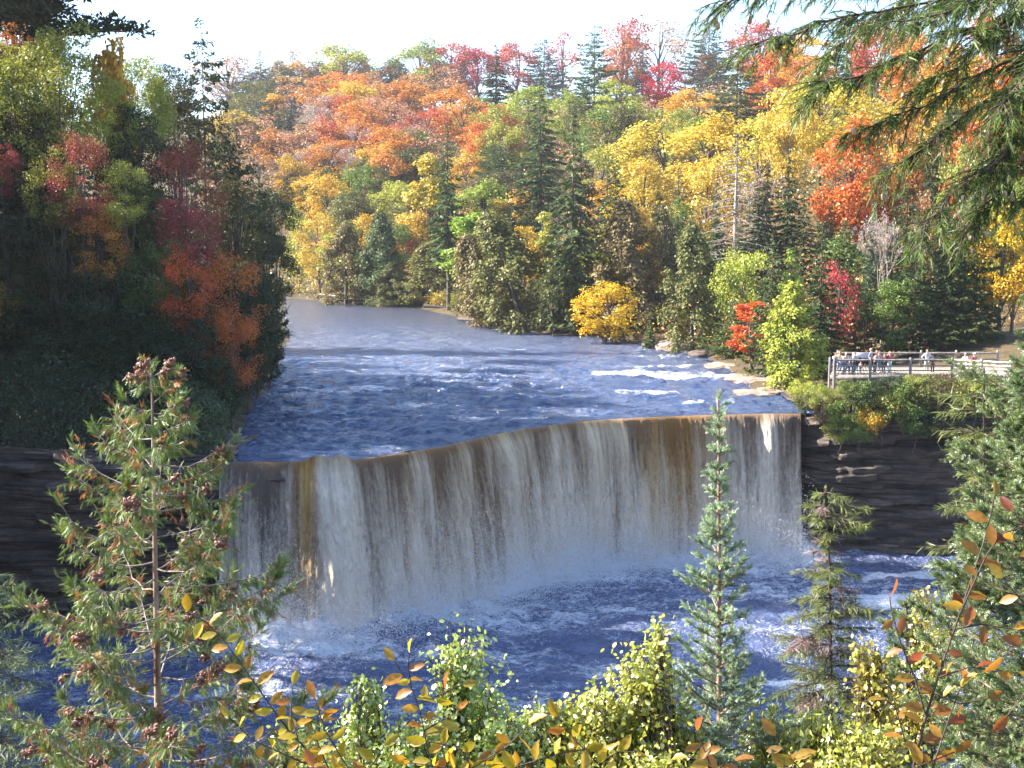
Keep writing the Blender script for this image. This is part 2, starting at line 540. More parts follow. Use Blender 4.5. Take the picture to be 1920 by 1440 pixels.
k.l(k.bump(k.math('ADD', st, k.math('MULTIPLY', sp, 0.8)), 0.9, 0.30), k.b.inputs["Normal"])
M_FALL = k.m
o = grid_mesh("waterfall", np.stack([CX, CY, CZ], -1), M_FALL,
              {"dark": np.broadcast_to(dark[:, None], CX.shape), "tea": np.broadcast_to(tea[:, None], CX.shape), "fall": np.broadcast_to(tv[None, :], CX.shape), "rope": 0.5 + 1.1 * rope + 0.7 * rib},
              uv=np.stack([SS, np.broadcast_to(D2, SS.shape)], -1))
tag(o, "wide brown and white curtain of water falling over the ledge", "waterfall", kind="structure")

# ---------------------------------------------------------------- plunge pool
px_ = _axis((-75, -42, 2.5), (-42, 48, 0.20), (48, 75, 3))
py_ = _axis((30, 62, 1.2), (62, 82, 0.22), (82, 108, 0.30))
PX, PY = np.meshgrid(px_, py_, indexing='ij')
dlip = np.maximum(edge_y(PX) - PY - 2.6, -3)            # distance out from the foot of the falls
wash = np.exp(-np.maximum(dlip, 0) / 5)
inl = np.clip((PX + 20) / 4, 0, 1) * np.clip((26 - PX) / 3, 0, 1)
PZ = POOL +  ((fbm(PX / 2.4, PY / 1.3, 41, 4, 0.58) - 0.5) * (0.95 + 1.0 * wash * inl) + (fbm(PX / 0.8, PY / 0.5, 42, 2) - 0.5) * 0.32)
pf = 0.57 + 0.30 * (fbm(PX / 9, PY / 3.0, 43, 3) - 0.5) * 2
pf = pf + 0.42 * wash * inl
PZ = PZ + 1.25 * np.exp(-np.maximum(dlip, 0) / 6) * np.clip((8 - PX) / 22, 0, 1) * inl
def patch(x, y, rx, ry, s):
    global pf
    c = on_z(x, y, POOL)
    pf = np.maximum(pf, s * np.exp(-(((PX - c[0]) / rx) ** 2 + ((PY - c[1]) / ry) ** 2)))
patch(1690, 1125, 6.5, 2.2, 1.5)
patch(1600, 1120, 4.5, 1.6, 1.1)
patch(1740, 1078, 6.5, 1.4, 1.4)
patch(1620, 1083, 4.0, 0.8, 0.95)
patch(1500, 1285, 4.5, 0.5, 1.2)
patch(1700, 1180, 5.0, 1.0, 0.8)
patch(1700, 1260, 5.0, 0.8, 0.9)
patch(1400, 1120, 3.5, 0.8, 0.6)
patch(1000, 1195, 6.0, 0.8, 0.62)
patch(560, 1330, 4.0, 0.8, 0.58)
patch(1150, 1215, 4.0, 0.7, 0.60)
M_POOL = water_material("pool_water", (0.075, 0.11, 0.235), bump=1.4, s1=(0.6, 1.0, 1))  # blue body colour stands in for the sky mirrored on the pool
pf = np.clip(pf, 0, 1.05) * (0.72 + 0.5 * fbm(PX / 1.6, PY / 0.8, 96, 4, 0.6))
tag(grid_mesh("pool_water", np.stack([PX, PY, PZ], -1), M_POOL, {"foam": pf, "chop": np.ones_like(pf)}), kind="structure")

# ---------------------------------------------------------------- rock walls either side of the falls and behind the water
k = NT("layered_sandstone")
p = k.pos()
lay = k.noise(k.mapping(p, (0.055, 0.055, 2.2)), 1.2, 9, 0.72, 0.12)
blot = k.noise(k.mapping(p, (0.5, 0.5, 1.2)), 0.7, 6, 0.65)
c = k.ramp(lay, (0.37, (0.014, 0.010, 0.009)), (0.46, (0.07, 0.048, 0.036)), (0.53, (0.21, 0.145, 0.105)), (0.60, (0.035, 0.025, 0.020)))
c = k.mix(k.ramp(blot, (0.42, 0.0), (0.62, 0.8)), c, (0.018, 0.015, 0.015))
k.l(c, k.b.inputs["Base Color"])
k.b.inputs["Roughness"].default_value = 0.62
k.l(k.bump(k.math('ADD', lay, k.math('MULTIPLY', blot, 0.5)), 0.9, 0.35), k.b.inputs["Normal"])
M_ROCK = k.m
def cliff(name, xs, ys, ztop, under, label, seed, back=8.5):
    n = 360
    x = np.interp(np.linspace(0, 1, n), np.linspace(0, 1, len(xs)), xs)
    y = np.interp(np.linspace(0, 1, n), np.linspace(0, 1, len(ys)), ys)
    z = np.concatenate([np.linspace(0, -14, 170)])
    Xc, Zc = np.broadcast_to(x[:, None], (n, 170)), np.broadcast_to(z[None], (n, 170))
    zt = ztop(x)[:, None] if callable(ztop) else ztop
    step = np.floor(-Zc * 1.6 + 1.2 * fbm(Xc / 8, Zc / 3, seed + 5, 2))
    led = (_h(step, np.floor(Xc / 3.1 + step * 0.37), seed) - 0.5) * 1.0 + (_h(step, step * 0, seed + 9) - 0.5) * 1.3
    depth = under * np.clip(-Zc / 9, 0, 1) ** 0.9 + led + (fbm(Xc / 1.8, Zc / 0.8, seed + 1, 4) - 0.5) * 0.9 + (fbm(Xc / 7, Zc / 9, seed + 2, 2) - 0.5) * 2.2
    depth = depth * np.clip(-Zc / 0.8, 0.25, 1)
    P = np.stack([Xc, y[:, None] + depth, Zc + zt], -1)
    tb = np.linspace(back, 0, 12)[:-1]
    top = np.stack([np.broadcast_to(x[:, None], (n, 11)), y[:, None] + depth[:, :1] + tb[None], np.broadcast_to(zt, (n, 11)) + (fbm(x[:, None] / 1.5, tb[None] / 1.5, seed + 3, 3) - 0.5) * 0.5], -1)
    return tag(grid_mesh(name, np.concatenate([top, P], 1), M_ROCK, smooth=False), label, "cliff", kind="structure")
cliff("cliff_rock", np.interp(np.linspace(0, 1, 40), [0, 0.15, 0.5, 1], [23.2, 26, 42, 80]), np.interp(np.interp(np.linspace(0, 1, 40), [0, 0.15, 0.5, 1], [23.2, 26, 42, 80]), [23.2, 24.2, 26, 29, 34, 42, 60, 80], [102.6, 101.2, 99.3, 98.3, 97.6, 96.6, 91, 83]), lambda x: np.interp(x, [23, 26, 30, 60], [0.2, 0.9, 1.3, 2.0]), 2.6, "dark layered cliff under the viewing platform", 61)
cliff("cliff_rock", [-60, -45, -30, -22, -17.6], [77, 79.5, 80.2, 80.3, 80.4], lambda x: np.interp(x, [-60, -30, -18], [0.9, 0.5, 0.05]), 1.5, "dark layered cliff beside the shaded end of the falls", 71)
bx_, by_ = lx[::8] - nx[::8] * 0.6, ly[::8] - ny[::8] * 0.6
cliff("cliff_rock", bx_, by_, -0.55, 1.5, "rock wall behind the falling water", 81, 2.5)
# ---------------------------------------------------------------- trees: one mesh per kind and form, coloured per tree
M_LEAF = leaf_material("foliage", gloss=0.025)
M_NEEDLE = leaf_material("needles", transl=0.2, gloss=0.015)
M_BARK = bark_material("bark", (0.055, 0.040, 0.030), (0.16, 0.13, 0.11))
M_BARK_PALE = bark_material("pale_bark", (0.20, 0.16, 0.14), (0.42, 0.37, 0.33))
QV = np.array([(-0.5, 0, 0), (0, -0.34, 0.06), (0.5, 0, 0), (0, 0.34, 0.06)])
QF = [(0, 1, 2, 3)]
def tree_meshes(crown, trunk, name, needle=False, pale=False):
    return (trunk.mesh(name + "_trunk", M_BARK_PALE if pale else M_BARK, True), crown.mesh(name + "_crown", M_NEEDLE if needle else M_LEAF))

def bez(a, b, sag, n=6):
    t = np.linspace(0, 1, n)[:, None]
    P = a + (b - a) * t
    P[:, 2] += sag * 4 * (t * (1 - t))[:, 0]
    return P

def make_deciduous(seed, H=16.0, W=10.0, hb=0.08, nb=52, nleaf=6000, leaf=0.36, shape='round', gap=0.0, rmin=0.35):
    rs = np.random.RandomState(seed)
    cr, tr = MB(), MB()
    z0 = H * hb
    zz = np.linspace(-1.0, H * 0.82, 9)
    wob = np.cumsum(rs.normal(0, 0.16, (9, 2)), 0)
    wob -= wob[1]
    TP = np.column_stack([wob, zz])
    tube(tr, TP, np.interp(zz, [-1, 0.4, H * 0.82], [0.34, 0.24, 0.05]) * H / 16, 7)
    cz, rz = (z0 + H) / 2, (H - z0) / 2
    d = norm(rs.normal(size=(nb, 3)))
    rr = rs.uniform(0.25, 1.0, nb) ** 0.45 * 0.84
    C = d * rr[:, None] * np.array([W / 2, W / 2, rz]) + np.array([0, 0, cz])
    u = (C[:, 2] - z0) / (H - z0)
    if shape == 'round':
        prof = np.interp(u, [0, 0.25, 0.6, 0.85, 1], [0.72, 1.0, 1.02, 0.8, 0.6])
    elif shape == 'narrow':
        prof = np.interp(u, [0, 0.3, 0.6, 1], [0.9, 1.0, 0.75, 0.25])
    elif shape == 'spread':
        prof = np.interp(u, [0, 0.4, 0.75, 1], [0.55, 0.9, 1.15, 0.75])
    C[:, :2] *= prof[:, None]
    br = rs.uniform(0.13, 0.27, nb) * W * 0.5 * 1.15
    for c in C[:: max(1, nb // 16)]:
        a = TP[np.argmin(np.abs(zz - max(z0 * 0.7, c[2] - 0.30 * H)))]
        P = bez(a, c, 0.3, 5)
        tube(tr, P, np.linspace(0.10, 0.025, 5) * H / 16, 4)
    w = br ** 2
    kb = rs.choice(nb, nleaf, p=w / w.sum())
    dd = norm(rs.normal(size=(nleaf, 3)) + np.array([0, 0, 0.25]))
    r = rs.uniform(rmin, 1.0, nleaf) ** 0.6
    lob = 1 + 0.35 * np.sin(dd[:, 0] * 5 + kb) * np.sin(dd[:, 1] * 5 + kb * 2)
    P = C[kb] + dd * (br[kb] * r * lob)[:, None] * np.array([1.05, 1.05, 0.88])
    n = norm(dd * 0.7 + rs.normal(0, 0.6, (nleaf, 3)) + np.array([0, 0, 0.35]))
    X, Y, Z = frames(n, rs)
    bt = rs.uniform(0, 1, nb)
    tone = np.clip(bt[kb] * 0.75 + rs.normal(0.1, 0.22, nleaf), 0, 1)
    val = np.clip(rs.normal(0.5, 0.22, nleaf), 0, 1)
    stamp(cr, QV, QF, P, X, Y, Z, leaf * rs.uniform(0.6, 1.25, nleaf), np.column_stack([tone, val]))
    return tree_meshes(cr, tr, "deciduous_tree"), H, W

def make_spruce(seed, H=20.0, W=6.0, hb=0.06, nleaf=4200, card=0.75, dens=1.0, droop=0.35, pw=0.85, irregular=0.2, flat=0.5):
    rs = np.random.RandomState(seed)
    cr, tr = MB(), MB()
    zz = np.linspace(-1, H, 8)
    tube(tr, np.column_stack([np.cumsum(rs.normal(0, 0.03, (8, 2)), 0), zz]), np.interp(zz, [-1, 0, H], [0.3, 0.24, 0.02]) * H / 20, 6)
    z0 = H * hb
    tiers = int(26 * dens)
    B = []
    for k in range(tiers):
        u = (k + rs.uniform(-0.2, 0.2)) / tiers
        u = np.clip(u, 0, 0.985)
        z = z0 + (H - z0) * u
        L = W / 2 * (1 - u) ** pw * np.interp(u, [0, 0.12, 1], [0.8, 1, 1]) + 0.12
        m = max(4, int(8 - 3 * u))
        a0 = rs.uniform(0, 6.28)
        for j in range(m):
            a = a0 + j * 2 * math.pi / m + rs.normal(0, 0.22)
            l = L * np.clip(rs.normal(1, irregular), 0.35, 1.5)
            B.append((z + rs.normal(0, 0.18), a, l, u))
    B = np.array(B)
    nbn = len(B)
    wt = B[:, 2] ** 1.25
    kb = rs.choice(nbn, nleaf, p=wt / wt.sum())
    t = rs.uniform(0.08, 1, nleaf) ** 0.75
    z, a, l, u = B[kb].T
    lat = rs.normal(0, 0.20, nleaf) * l * (1.1 - t)
    rad = np.column_stack([np.cos(a), np.sin(a), np.zeros(nleaf)])
    tan = np.column_stack([-np.sin(a), np.cos(a), np.zeros(nleaf)])
    dz = -droop * l * t ** 1.3 + 0.16 * l * t ** 4
    P = rad * (l * t)[:, None] + tan * lat[:, None]
    P[:, 2] = z + dz + rs.normal(0, 0.10, nleaf) - np.abs(lat) * 0.25
    X = norm(rad + tan * (np.sign(lat) * 0.6 + rs.normal(0, 0.35, nleaf))[:, None] + np.array([0, 0, -1.0]) * (droop + rs.uniform(-0.2, 0.35, nleaf))[:, None])
    up = norm(rs.normal(0, 0.55, (nleaf, 3)) + np.array([0, 0, flat * 2]))
    Y = norm(np.cross(up, X))
    Z = np.cross(X, Y)
    tone = np.clip(rs.uniform(0, 0.6, nleaf) + 0.4 * t, 0, 1)
    val = np.clip(rs.normal(0.5, 0.2, nleaf), 0, 1)
    V = np.array([(-0.5, 0, 0), (0.05, -0.17, -0.03), (0.5, 0, -0.05), (0.05, 0.17, -0.03)])
    stamp(cr, V, QF, P, X, Y, Z, card * rs.uniform(0.6, 1.25, nleaf) * np.clip(0.55 + l / W * 1.4, 0.5, 1.15), np.column_stack([tone, val]))
    for b in B[:: 3]:
        e = np.array([math.cos(b[1]) * b[2] * 0.85, math.sin(b[1]) * b[2] * 0.85, b[0] - droop * b[2] * 0.7])
        tube(tr, bez(np.array([0, 0, b[0]]), e, 0.1, 4), np.linspace(0.05, 0.012, 4), 3)
    return tree_meshes(cr, tr, "conifer", True), H, W

def make_pine(seed, H=24.0, W=8.0, hb=0.35, nleaf=4500, card=0.6, nbr=46, up=0.18):
    rs = np.random.RandomState(seed)
    cr, tr = MB(), MB()
    zz = np.linspace(-1, H, 10)
    TP = np.column_stack([np.cumsum(rs.normal(0, 0.08, (10, 2)), 0), zz])
    TP[:, :2] -= TP[1, :2]
    tube(tr, TP, np.interp(zz, [-1, 0, H], [0.36, 0.30, 0.03]) * H / 24, 7)
    Ps, dirs, wts = [], [], []
    for k in range(nbr):
        u = (k + rs.uniform()) / nbr
        z = H * (hb + (1 - hb) * u)
        L = W / 2 * np.interp(u, [0, 0.2, 0.5, 0.85, 1], [0.75, 1.0, 0.9, 0.5, 0.18]) * rs.uniform(0.55, 1.2)
        a = k * 2.4 + rs.normal(0, 0.4)
        b = np.array([np.interp(z, zz, TP[:, 0]), np.interp(z, zz, TP[:, 1]), z])
        e = b + np.array([math.cos(a) * L, math.sin(a) * L, up * L + rs.normal(0, 0.3)])
        P = bez(b, e, -0.06 * L, 5)
        tube(tr, P, np.linspace(0.085, 0.02, 5) * H / 24, 4)
        for t in np.linspace(0.35, 1, 5):
            q = b + (e - b) * t
            for _ in range(2):
                lat = rs.normal(0, 0.16 * L)
                Ps.append(q + np.array([-math.sin(a) * lat, math.cos(a) * lat, abs(rs.normal(0, 0.15))]))
                wts.append(0.5 + L * 0.25)
    Ps, wts = np.array(Ps), np.array(wts)
    kb = rs.choice(len(Ps), nleaf, p=wts / wts.sum())
    dd = norm(rs.normal(size=(nleaf, 3)))
    P = Ps[kb] + dd * rs.uniform(0.2, 1, nleaf)[:, None] * np.array([0.85, 0.85, 0.34]) * W / 8
    X = norm(dd + np.array([0, 0, 0.35]) + rs.normal(0, 0.4, (nleaf, 3)))
    up_ = norm(rs.normal(0, 0.5, (nleaf, 3)) + np.array([0, 0, 1.0]))
    Y = norm(np.cross(up_, X)); Z = np.cross(X, Y)
    V = np.array([(-0.5, 0, 0), (0, -0.2, 0), (0.5, 0, 0), (0, 0.2, 0)])
    tone = np.clip(rs.uniform(0, 1, len(Ps))[kb] * 0.6 + rs.uniform(0, 0.4, nleaf), 0, 1)
    stamp(cr, V, QF, P, X, Y, Z, card * rs.uniform(0.6, 1.2, nleaf), np.column_stack([tone, np.clip(rs.normal(0.5, 0.2, nleaf), 0, 1)]))
    return tree_meshes(cr, tr, "pine", True), H, W

def make_bare(seed, H=15.0, W=10.0, n=420, leaves=500, leaf=0.34, larch=False):
    """leafless crown: forking limbs down to fine twigs, a few leaves left"""
    rs = np.random.RandomState(seed)
    cr, tr = MB(), MB()
    tips = []
    if larch:
        tube(tr, np.array([(0, 0, -1), (0.05, 0, H * 0.5), (0, 0.05, H)]), [0.22, 0.15, 0.02], 6, (0.3, 0.4))
        for k in range(90):
            u = (k + rs.uniform()) / 90
            z = H * (0.12 + 0.86 * u)
            L = W / 2 * (1 - u) ** 0.7 * rs.uniform(0.6, 1.15)
            a = k * 2.4 + rs.normal(0, 0.3)
            e = np.array([math.cos(a) * L, math.sin(a) * L, z - 0.22 * L])
            P = bez(np.array([0, 0, z]), e, 0.05 * L, 6)
            tube(tr, P, np.linspace(0.05, 0.012, 6), 3, (0.4, 0.5))
            for t in np.linspace(0.25, 1, 7):
                q = np.array([np.interp(t, np.linspace(0, 1, 6), P[:, i]) for i in range(3)])
                for s in (-1, 1):
                    f = q + np.array([-math.sin(a) * s * 0.5 + math.cos(a) * .3, math.cos(a) * s * 0.5 + math.sin(a) * .3, rs.normal(-0.15, .15)]) * rs.uniform(0.5, 1.3) * L / 3
                    tube(tr, np.array([q, (q + f) / 2, f]), [0.018, 0.012, 0.008], 3, (0.6, 0.6))
                    tips.append(f)
    else:
        stack = [(np.array([0, 0, -1.0]), np.array([0, 0, 1.0]), H * 0.30, 0.22 * H / 15, 0)]
        while stack:
            b, d, L, r, g = stack.pop()
            d2 = norm(d + rs.normal(0, 0.10, 3))
            m = b + d * L * 0.5
            e = m + d2 * L * 0.5
            tube(tr, np.array([b, m, e]), [r, r * 0.85, r * 0.65], 5 if g < 2 else 3, (min(1, g * 0.2), 0.5))
            if g >= 6:
                tips.append(e)
                continue
            for _ in range(3 if g in (0, 1, 4) else 2):
                nd = norm(d2 + norm(rs.normal(size=3)) * (0.55 if g else 0.62) * np.array([W / 10, W / 10, 0.8]) + np.array([0, 0, 0.12]))
                stack.append((e, nd, L * rs.uniform(0.62, 0.84), max(r * 0.6, 0.012), g + 1))
    tips = np.array(tips)
    s = H / tips[:, 2].max()
    P = tips[rs.choice(len(tips), leaves)] + rs.normal(0, 0.25, (leaves, 3))
    X, Y, Z = frames(rs.normal(size=(leaves, 3)) + np.array([0, 0, .4]), rs)
    stamp(cr, QV, QF, P, X, Y, Z, leaf * rs.uniform(0.6, 1.2, leaves), np.column_stack([rs.uniform(0, 1, leaves), np.clip(rs.normal(.5, .2, leaves), 0, 1)]))
    Wt = 2 * np.percentile(np.hypot(tips[:, 0], tips[:, 1]), 92)
    return tree_meshes(cr, tr, "bare_tree", pale=True), tips[:, 2].max(), Wt

def make_cedar(seed, H=13.0, W=5.5, nleaf=12000, card=0.30, pw=0.55):
    """dense upright cedar with flat hanging sprays, foliage to the ground"""
    rs = np.random.RandomState(seed)
    cr, tr = MB(), MB()
    zz = np.linspace(-1, H * 0.97, 7)
    tube(tr, np.column_stack([np.cumsum(rs.normal(0, 0.05, (7, 2)), 0), zz]), np.interp(zz, [-1, 0, H], [0.28, 0.2, 0.02]), 6)
    nb = 120
    u = rs.uniform(0, 0.97, nb)
    prof = np.interp(u, [0, 0.12, 0.35, 0.7, 1], [0.75, 0.95, 1.0, 0.62, 0.06])
    a = rs.uniform(0, 6.28, nb)
    r = W / 2 * prof * rs.uniform(0.55, 1.05, nb)
    C = np.column_stack([np.cos(a) * r, np.sin(a) * r, 0.3 + u * (H - 0.4)])
    kb = rs.randint(0, nb, nleaf)
    dd = norm(rs.normal(size=(nleaf, 3)))
    s = W * 0.12
    P = C[kb] + dd * rs.uniform(0.2, 1, nleaf)[:, None] * np.array([s, s, s * 1.5])
    P[:, :2] *= rs.uniform(0.75, 1, (nleaf, 1))
    rad = norm(P * np.array([1, 1, 0]) + 1e-6)
    X = norm(np.array([0, 0, -1.0]) + rad * 0.7 + rs.normal(0, 0.35, (nleaf, 3)))
    Y = norm(np.cross(norm(rad + rs.normal(0, .5, (nleaf, 3))), X)); Z = np.cross(X, Y)
    bt = rs.uniform(0, 1, nb)
    tone = np.clip(bt[kb] * 0.6 + rs.uniform(0, 0.45, nleaf), 0, 1)
    stamp(cr, QV * np.array([1, .9, 1]), QF, P, X, Y, Z, card * rs.uniform(0.5, 1.2, nleaf), np.column_stack([tone, np.clip(rs.normal(.5, .22, nleaf), 0, 1)]))
    return tree_meshes(cr, tr, "cedar", True), H, W

PROTO = {}
PROTO['D'] = [make_deciduous(100 + i) for i in range(5)]
PROTO['W'] = [make_deciduous(120 + i, H=13, W=12, hb=0.22, shape='spread', nb=40) for i in range(2)]
PROTO['N'] = [make_deciduous(130 + i, H=16, W=6.5, hb=0.06, shape='narrow', nb=44) for i in range(2)]
PROTO['K'] = [make_deciduous(140 + i, H=16, W=10, nb=40, nleaf=1500, leaf=0.40) for i in range(2)]      # thin crown, sky shows through
PROTO['U'] = [make_deciduous(150 + i, H=5, W=5, hb=0.0, nb=26, nleaf=1900, leaf=0.26) for i in range(3)]   # shrub
PROTO['DM'] = [make_deciduous(160 + i, H=18, W=10, hb=0.03, nb=58, nleaf=15000, leaf=0.28, rmin=0.62) for i in range(4)]    # nearer: finer leaves
PROTO['KM'] = [make_deciduous(170 + i, H=18, W=11, hb=0.05, nb=66, nleaf=9000, leaf=0.25) for i in range(2)]
PROTO['UM'] = [make_deciduous(180 + i, H=3.0, W=3.4, hb=0.0, nb=34, nleaf=3600, leaf=0.13) for i in range(3)]
PROTO['S'] = [make_spruce(200 + i) for i in range(3)]
PROTO['SM'] = [make_spruce(210 + i, nleaf=9000, card=0.5) for i in range(2)]
PROTO['T'] = [make_spruce(220 + i, H=26, W=5.5, hb=0.26, dens=1.1, nleaf=3600, irregular=0.32) for i in range(2)]  # tall, bare below
PROTO['H'] = [make_spruce(230 + i, H=18, W=10, hb=0.05, pw=0.6, droop=0.15, irregular=0.3, nleaf=5200, card=0.8, flat=0.3) for i in range(3)]
PROTO['HM'] = [make_spruce(240 + i, H=18, W=10, hb=0.05, pw=0.6, droop=0.15, irregular=0.3, nleaf=14000, card=0.5, flat=0.3) for i in range(2)]
PROTO['F'] = [make_spruce(250 + i, H=16, W=3.6, hb=0.03, nleaf=3200, card=0.6, droop=0.25) for i in range(2)]
PROTO['P'] = [make_pine(260 + i) for i in range(2)]
PROTO['PM'] = [make_pine(270 + i, H=40, W=13, hb=0.56, nleaf=26000, card=0.5, nbr=60, up=0.03) for i in range(1)]
PROTO['B'] = [make_bare(280 + i) for i in range(3)]
PROTO['L'] = [make_bare(290, H=17, W=9, larch=True, leaves=260)]
PROTO['NC'] = [make_cedar(310, H=12, W=5, nleaf=13000)]
PROTO['C'] = [make_cedar(300 + i) for i in range(3)]

def _measure(p):
    (tm, cm), h, w = p
    V = np.empty(len(cm.vertices) * 3, np.float32)
    cm.vertices.foreach_get("co", V)
    V = V.reshape(-1, 3)
    return (tm, cm), float(np.percentile(V[:, 2], 99.8)), 2 * float(np.percentile(np.hypot(V[:, 0], V[:, 1]), 96))
for _k in PROTO:
    if _k not in ('B', 'L', 'S', 'SM', 'T', 'F'):
        PROTO[_k] = [_measure(p) for p in PROTO[_k]]

COLS = {'DR': ((0.30, 0.045, 0.045), (0.30, 0.12, 0.05)), 'DC': ((0.33, 0.03, 0.06), (0.28, 0.09, 0.05)), 'LD': ((0.030, 0.052, 0.018), (0.055, 0.075, 0.022)),  # colour, second colour; LD has the left bank's shade painted in
    'Y': ((0.62, 0.43, 0.05), (0.52, 0.44, 0.07)), 'GY': ((0.58, 0.32, 0.035), (0.62, 0.42, 0.06)), 'BY': ((0.66, 0.47, 0.03), (0.62, 0.36, 0.02)),
    'O': ((0.55, 0.20, 0.04), (0.60, 0.30, 0.05)), 'RO': ((0.56, 0.12, 0.03), (0.58, 0.22, 0.04)), 'R': ((0.46, 0.07, 0.045), (0.50, 0.14, 0.06)),
    'CR': ((0.50, 0.035, 0.06), (0.52, 0.07, 0.07)), 'BR': ((0.62, 0.075, 0.03), (0.62, 0.16, 0.03)), 'PK': ((0.42, 0.21, 0.13), (0.36, 0.22, 0.16)),
    'PE': ((0.52, 0.27, 0.10), (0.46, 0.22, 0.12)), 'G': ((0.12, 0.19, 0.03), (0.19, 0.24, 0.05)), 'LG': ((0.26, 0.31, 0.05), (0.36, 0.35, 0.06)),
    'VG': ((0.24, 0.36, 0.045), (0.30, 0.40, 0.06)), 'YG': ((0.42, 0.42, 0.06), (0.34, 0.37, 0.06)), 'OL': ((0.12, 0.13, 0.035), (0.19, 0.17, 0.05)),
    'OB': ((0.15, 0.12, 0.045), (0.21, 0.15, 0.06)), 'DG': ((0.035, 0.060, 0.022), (0.065, 0.095, 0.032)), 'MG': ((0.065, 0.10, 0.035), (0.11, 0.14, 0.045)),
    'GG': ((0.075, 0.10, 0.060), (0.12, 0.14, 0.08)), 'GR': ((0.33, 0.27, 0.26), (0.40, 0.30, 0.24)), 'SG': ((0.12, 0.11, 0.085), (0.20, 0.13, 0.08)),
    'SM': ((0.055, 0.095, 0.035), (0.10, 0.15, 0.05)), 'SL': ((0.16, 0.20, 0.035), (0.25, 0.26, 0.05)),
}
TREE_NAME = {'D': "maple_tree", 'W': "spreading_tree", 'N': "poplar_tree", 'K': "maple_tree", 'U': "shrub", 'S': "spruce_tree", 'T': "spruce_tree",
             'H': "hemlock_tree", 'F': "fir_tree", 'P': "pine_tree", 'B': "bare_tree", 'L': "larch_tree", 'C': "cedar_tree"}
_used = {}
_prng = random.Random(11)
TREES = []          # (px, py, root, short description) for the fillers' labels
def plant(kind, base, H, W, cname, label, cat="tree", group=None, lean=0.0, parts=True):
    vs = PROTO[kind]
    i = _used.get(kind, 0)
    _used[kind] = i + 1
    (tm, cm), h, w = vs[i % len(vs)]
    name = TREE_NAME[kind[0]]
    r = empty(name, base, label, cat, group, _prng.uniform(0, 6.28))
    r.scale = (W / w, W / w, H / h)
    if lean:
        r.rotation_euler = (0, lean, 0)
    c1, c2 = COLS[cname]
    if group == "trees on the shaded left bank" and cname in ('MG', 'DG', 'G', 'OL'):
        c1, c2 = [tuple(x * 0.52 for x in c) for c in (c1, c2)]     # the bank's shade painted into darker leaf colours
    j = lambda c: tuple(min(0.75, x * (1 + _prng.uniform(-0.10, 0.10))) for x in c)
    c1, c2 = j(c1), j(c2)
    o = link("trunk", tm, r)
    o = link("crown", cm, r)
    if group == "trees on the shaded left bank" and kind in ('DM', 'KM') and H > 1.7 * W:      # tall trunk, crown on top only
        f = 1.7 * W / H
        o.scale = (1, 1, f)
        o.location = (0, 0, h * (1 - f))
    o.color = (*c1, 1)
    o["tint"] = [float(x) for x in c2]
    return r
# ---------------------------------------------------------------- every tree by where it stands
def place(px, ytop, H, wpx, kind, cname, label, base=None, d0=None, lean=0.0, group=None, dist=None, cat="tree"):
    if base is not None:
        q = on_z(px, base, 0.5)
        d = q[1]
        top = at(px, ytop, d)
        x, y = q[0], q[1]
        g = float(ground(x, y))
        H = top[2] - g
    else:
        ds = np.arange(d0 or 118.0, 620.0, 1.0) if dist is None else np.array([dist])
        r = ray(px, ytop)
        X, Z = CAM[0] + r[0] / r[1] * ds, CAM[2] + r[2] / r[1] * ds
        g_ = ground(X, ds)
        ok = (Z - g_ <= H) & ~in_river(X, ds) & (g_ > 0.2)
        k = int(np.argmax(ok)) if ok.any() else len(ds) - 1
        x, y, g = X[k], ds[k], float(g_[k])
        H = max(1.0 if dist is None else 5.0, Z[k] - g)
    W = wpx * y / F
    o = plant(kind, (x, y, g), H, W, cname, label, cat, group, lean)
    TREES.append((px, ytop, y, o))
    return o
GF, GL, GS = "trees on the far hillside", "trees on the shaded left bank", "trees along the far shore"
